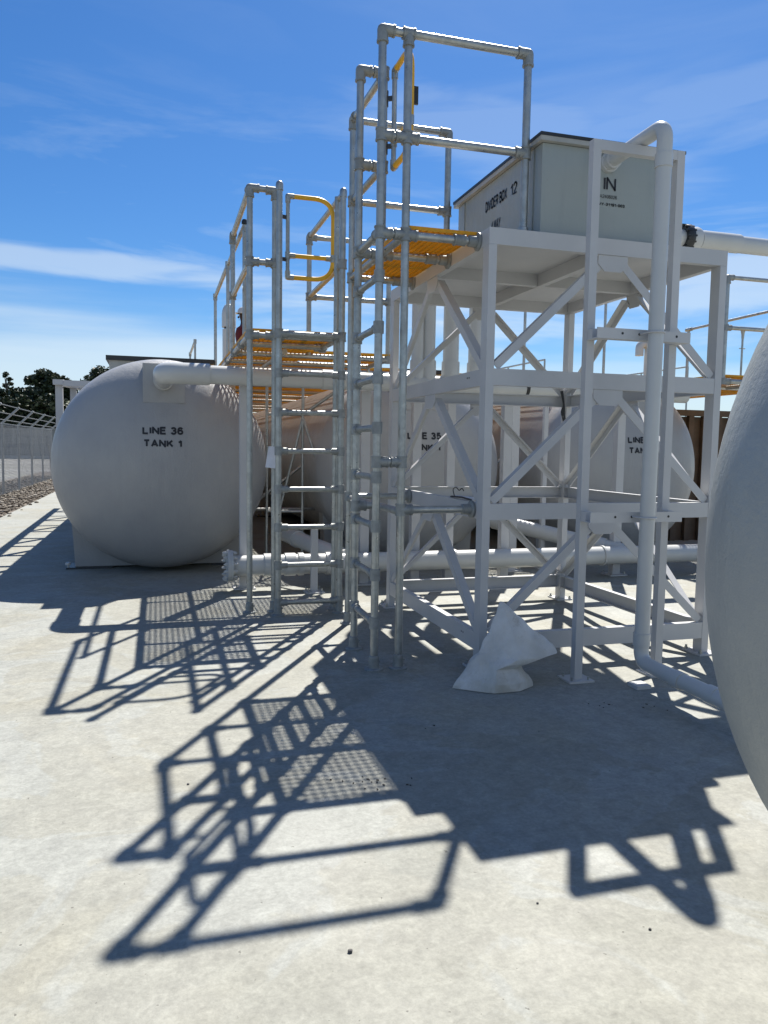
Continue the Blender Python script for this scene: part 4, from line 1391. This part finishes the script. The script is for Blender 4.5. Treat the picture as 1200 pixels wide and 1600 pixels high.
# ------------------------------------------------------------------ worker on the far walkway
def person():
    px, py, pz = 1.70, 16.0, ZD2+TR+.033
    t = thing('person', 'worker in a white hard hat and dark red shirt standing on the far walkway', 'person', (px, py, pz))
    sk = [((0, 0, .96), .135), ((0, 0, 1.12), .13), ((.01, 0, 1.30), .155), ((.01, 0, 1.43), .12), ((0, 0, 1.50), .058), ((-.012, 0, 1.56), .06), ((-.015, 0, 1.64), .088), ((-.005, 0, 1.71), .085),
          ((.01, .17, 1.41), .062), ((.03, .22, 1.14), .046), ((-.10, .21, .92), .036), ((-.17, .205, .86), .034),
          ((.01, -.17, 1.41), .062), ((.03, -.22, 1.14), .046), ((-.10, -.21, .92), .036), ((-.17, -.205, .86), .034),
          ((0, .10, .90), .10), ((-.01, .11, .50), .066), ((.02, .115, .10), .048), ((-.14, .12, .04), .038),
          ((0, -.10, .90), .10), ((-.01, -.11, .50), .066), ((.02, -.115, .10), .048), ((-.14, -.12, .04), .038)]
    ed = [(0, 1), (1, 2), (2, 3), (3, 4), (4, 5), (5, 6), (6, 7), (3, 8), (8, 9), (9, 10), (10, 11), (3, 12), (12, 13), (13, 14), (14, 15), (0, 16), (16, 17), (17, 18), (18, 19), (0, 20), (20, 21), (21, 22), (22, 23)]
    me = bpy.data.meshes.new('body')
    me.from_pydata([p for p, _ in sk], ed, [])
    ob = bpy.data.objects.new('body', me)
    col.objects.link(ob)
    ob.parent = t
    ob.modifiers.new('skin', 'SKIN')
    for i, (_, r) in enumerate(sk):
        me.skin_vertices[0].data[i].radius = (r, r*(1.15 if i in (1, 2, 3) else 1))
        me.skin_vertices[0].data[i].use_root = i == 0
    ob.modifiers.new('sub', 'SUBSURF').levels = 2
    ob.modifiers['sub'].render_levels = 2
    mm = Mat('worker_skin_and_trousers')
    v = mm.coord()
    sp = mm.n('ShaderNodeSeparateXYZ')
    mm.l(v, sp.inputs[0])
    f = mm.math('GREATER_THAN', sp.outputs['Z'], 1.46)
    f2 = mm.math('GREATER_THAN', sp.outputs['Z'], .98)
    c = mm.mix(f2, (.025, .03, .05), (.10, .008, .011))
    mm.set(Base_Color=mm.mix(f, c, (.045, .026, .018)), Roughness=.7)
    me.materials.append(mm.m)
    L = Vector((px, py, pz))
    MB().lathe([(0, .125), (.012, .128), (.03, .122), (.07, .115), (.11, .09), (.135, .05), (.143, 0)], L+Vector((-.005, 0, 1.675)), (0, 0, 1), 24).build('hard_hat', MPV, t)
    m = MB()
    m.box(L.x-.20, L.x-.09, L.y-.09, L.y+.09, L.z+1.675, L.z+1.687)
    m.bevel(.005, 1)
    m.build('hat_peak', MPV, t)
    skn = plain('worker_skin', (.045, .026, .018), .5)
    m = MB().ball(L+Vector((-.105, 0, 1.605)), .018, (1.1, .8, 1.3), 2)
    m.ball(L+Vector((-.015, .09, 1.61)), .022, (.8, .4, 1.3), 2)
    m.ball(L+Vector((-.015, -.09, 1.61)), .022, (.8, .4, 1.3), 2)
    m.ball(L+Vector((-.092, 0, 1.555)), .014, (.7, 1.8, .6), 2)
    m.build('face', skn, t)
    m = MB()
    for s in (-1, 1):
        m.ball(L+Vector((-.092, s*.035, 1.635)), .011, (1, 1, .8), 2)
    m.build('eye', MPAP, t)
    for s in (-1, 1):
        m = MB()
        h = L+Vector((-.17, s*.205, .86))
        m.ball(h+Vector((-.035, 0, -.03)), .036, (1.1, .5, 1.1), 2)
        for k in range(4):
            o = h+Vector((-.06+.012*k, 0, -.055-.004*k))
            m.sweep([o, o+Vector((-.022, s*.004, -.028-.004*(k == 1))), o+Vector((-.018, s*-.006, -.058-.006*(k in (1, 2))))], [.0095, .009, .0075], 8)
        m.sweep([h+Vector((-.02, -s*.015, -.02)), h+Vector((-.05, -s*.03, -.035)), h+Vector((-.07, -s*.03, -.055))], [.011, .010, .008], 8)
        m.build('hand', skn, t)
    # shirt: a shell round the chest
    m = MB()
    m.lathe([(0, .16), (.15, .155), (.32, .175), (.44, .15), (.49, .08)], L+Vector((.005, 0, .95)), (0, 0, 1), 20)
    for v in m.bm.verts:
        v.co.y = L.y+(v.co.y-L.y)*1.28
    for s in (-1, 1):
        m.sweep([L+Vector((.01, s*.15, 1.42)), L+Vector((.02, s*.20, 1.28)), L+Vector((.03, s*.222, 1.16))], [.075, .066, .060], 12)
    m.build('shirt', plain('dark_red_cotton', (.10, .008, .011), .85), t)
person()

# ------------------------------------------------------------------ boundary fence
MCL = plain('dull_galvanised_wire', (.30, .31, .31), .5, .5)
fn = thing('chain_link_fence', 'chain link fence with slanted barbed wire arms along the gravel strip at the left', 'fence', (-3.85, 22, 0))
FX, FH = -3.85, 1.86
ys = [12.4+2.45*k for k in range(9)]
for y in ys:
    p = MB().tube((FX, y, -.15), (FX, y, FH), .030, 12).build('post', MCL, fn)
    MB().bar((FX, y, FH-.01), (FX+.42, y, FH+.40), .07, .05).build('arm', MCL, p)
ye = ys[-1]
gp = MB().tube((FX, ye, -.15), (FX, ye-.75, 1.3), .022, 10).build('brace', MCL, fn)
for k in (.18, .55, .95):
    m = MB().tube((FX+.42*k, ys[0], FH+.40*k), (FX+.42*k, ye, FH+.40*k), .006, 6)
    for i in range(int((ye-ys[0])/.2)):
        y = ys[0]+.2*i
        m.tube((FX+.42*k-.02, y, FH+.4*k-.02), (FX+.42*k+.02, y+.01, FH+.4*k+.02), .003, 3)
    m.build('barbed_wire', MCL, fn)
m = MB()
pit = .085
z0, z1 = -.04, FH-.02
hgt = z1-z0
n = int((ye-ys[0]+hgt)/pit)
for i in range(n):
    for s in (1, -1):
        ya = ys[0]+i*pit-(hgt if s > 0 else 0)
        a, q = [ya, z0], [ya+hgt, z1]
        if s < 0:
            a, q = [ya+hgt-hgt, z1], [ya+hgt, z0]
        # clip to the fence run
        t0, t1 = 0, 1
        if a[0] < ys[0]:
            t0 = (ys[0]-a[0])/hgt
        if q[0] > ye:
            t1 = (ye-a[0])/hgt
        if t1 <= t0:
            continue
        P = [FX+.031, a[0]+(q[0]-a[0])*t0, a[1]+(q[1]-a[1])*t0]
        Q = [FX+.031, a[0]+(q[0]-a[0])*t1, a[1]+(q[1]-a[1])*t1]
        m.tube(P, Q, .0028, 3, cap=False)
m.tube((FX+.031, ys[0], z1), (FX+.031, ye, z1), .006, 6)
m.tube((FX+.031, ys[0], z0+.02), (FX+.031, ye, z0+.02), .006, 6)
m.build('wire_mesh', MCL, fn)
m = MB()
m.box(FX-.10, FX+.10, ys[0]-.1, ye+.1, -.2, -.02)
m.build('footing', MC, fn, 0)

# retaining wall and trees beyond the yard
mw = Mat('stained_retaining_wall')
v = mw.coord()
n1 = mw.rng(mw.noise(mw.coord('Object', (1.2, 1.2, .15)), 1.6, 6, .65), .35, .65)
mw.set(Base_Color=mw.mix(n1, (.16, .17, .17), (.33, .33, .31)), Roughness=.9)
rw = thing('retaining_wall', 'long grey stained retaining wall below the trees beyond the fence', 'wall', (-20, 76, 0))
m = MB()
for k in range(24):
    x = -75+k*4
    m.box(x+.01, x+3.99, 76, 76.4, -.2, 2.35+.12*math.sin(k*1.7))
m.build('wall', mw.m, rw, 0)
m = MB()
for k in range(24):
    m.box(-75+k*4+.005, -75+k*4+3.995, 75.9, 76.5, 2.36+.12*math.sin(k*1.7), 2.50+.12*math.sin(k*1.7))
m.build('coping', mw.m, rw, 0)
m = MB().box(-75, 21, 75.3, 75.85, -.16, .12)
tag(m.build('kerb_line', MLN, None, 0), kind='structure')

def hillmesh():
    from mathutils import noise
    bm = bmesh.new()
    g = []
    for i in range(40):
        row = []
        for j in range(12):
            x = -110+i*3.6
            y = 76.6+j*3.4
            z = 2.2+j*.12+.3*noise.noise(Vector((x*.1, y*.1, 0)))
            row.append(bm.verts.new((x, y, z)))
        g.append(row)
    for i in range(39):
        for j in range(11):
            bm.faces.new([g[i][j], g[i+1][j], g[i+1][j+1], g[i][j+1]])
    me = bpy.data.meshes.new('hill_bank')
    bm.to_mesh(me); bm.free(); me.shade_smooth()
    ob = bpy.data.objects.new('hill_bank', me)
    col.objects.link(ob)
    me.materials.append(plain('bank_earth', (.045, .06, .025), .95, 0, .4, .5))
    tag(ob, kind='structure')
hillmesh()

ml = Mat('tree_leaves')
gi = ml.n('ShaderNodeNewGeometry')
lc = ml.ramp(gi.outputs['Random Per Island'], [(0, (.012, .022, .008)), (.55, (.025, .04, .015)), (1, (.06, .078, .03))])
ml.set(Base_Color=lc, Roughness=.6)
MBARK = plain('grey_bark', (.12, .10, .08), .9, 0, .3, 3)
rt = random.Random(21)
def tree(x, y, z, h, w, label, blobs=7, leaf=.34, dens=330, low=.12, grp='trees beyond the fence'):
    t = thing('tree', label, 'tree', (x, y, z), grp)
    m = MB()
    m.sweep([(x, y, z-.3), (x+.1, y, z+h*.3), (x-.05, y+.1, z+h*.6), (x, y, z+h*.85)], [h*.028, h*.022, h*.014, h*.006], 10)
    cs = []
    for k in range(blobs):
        a = rt.uniform(0, 6.28)
        f = rt.uniform(low, 1)
        rad = w*.5*math.sqrt(max(.08, 1-(f-.45)**2*1.9))*rt.uniform(.35, .95)
        c = Vector((x+rad*math.cos(a)*.8, y+rad*math.sin(a)*.8, z+h*(.12+.76*f)))
        br = rt.uniform(.17, .30)*w*(1.05-.45*f)
        cs.append((c, br))
        m.sweep([(x, y, z+h*max(.1, (.12+.76*f)-.2)), Vector((x, y, z+h*(.1+.66*f))).lerp(c, .5), c], [h*.011, h*.008, h*.003], 6)
    cs.append((Vector((x, y, z+h*.90)), w*.17))
    m.build('trunk', MBARK, t)
    bm = bmesh.new()
    for c, br in cs:
        for k in range(int(dens*(br/(w*.25))**1.6)):
            d = Vector((rt.gauss(0, 1), rt.gauss(0, 1), rt.gauss(0, 1))).normalized()
            q = rt.random()**.45
            p = c+Vector((d.x*br*1.15, d.y*br*1.15, d.z*br*.78))*q*rt.uniform(.85, 1.12)
            s = leaf*rt.uniform(.55, 1.25)
            a = Vector((rt.gauss(0, 1), rt.gauss(0, 1), rt.gauss(0, .5))).normalized()
            e = a.cross(Vector((rt.gauss(0, 1), rt.gauss(0, 1), rt.gauss(0, 1)))).normalized()
            vs = [bm.verts.new(p+a*s*i+e*s*j) for i, j in ((-.5, -.12), (0, -.34), (.55, 0), (0, .34))]
            bm.faces.new(vs)
    for v in bm.verts:
        v.co -= Vector((x, y, z))
    me = bpy.data.meshes.new('crown')
    bm.to_mesh(me); bm.free()
    ob = bpy.data.objects.new('crown', me)
    col.objects.link(ob)
    me.materials.append(ml.m)
    ob.parent = t
tree(-12.9, 82, 2.0, 4.5, 4.4, 'low rounded dark tree at the left edge beyond the fence', 22, .42, 420, .0)
tree(-15.0, 84, 2.0, 4.5, 4.8, 'dark bushy tree cut by the left edge of the view', 22, .42, 420, .0)
tree(-12.0, 85, 2.2, 4.7, 3.6, 'mid height dark tree left of the tallest dark tree', 20, .42, 420, .0)
tree(-10.5, 82, 2.2, 6.3, 4.0, 'tallest dark tree standing left of the white frame', 28, .42, 520, .0)
tree(-8.9, 83, 2.2, 5.7, 4.0, 'dark tree just behind the white frame post', 24, .42, 450, .0)
tree(-5.6, 90, 2.2, 7.6, 5.0, 'broad tree topping the white frame left of the lidded box', 18, .36, 360, .2)
tree(-2.6, 92, 2.2, 7.2, 4.6, 'tree mostly hidden behind the LINE 36 tank', 16, .36, 330, .15)
tree(-11.9, 80, 2.0, 3.6, 4.4, 'shrubby tree low above the retaining wall', 16, .38, 420, .0)
tree(-9.6, 79.5, 2.0, 3.8, 4.4, 'dense shrubby tree at the foot of the tallest tree', 16, .38, 420, .0)
tree(-7.2, 79.5, 2.0, 3.4, 4.2, 'dense shrubby tree under the white frame', 16, .38, 420, .0)
tree(-14.4, 79.5, 2.0, 3.4, 4.4, 'shrubby tree at the foot of the left edge trees', 16, .38, 420, .0)
tree(-14.75, 88, 2.2, 6.7, 1.7, 'slim umbrella topped tree rising above the left trees', 4, .24, 220, .8)
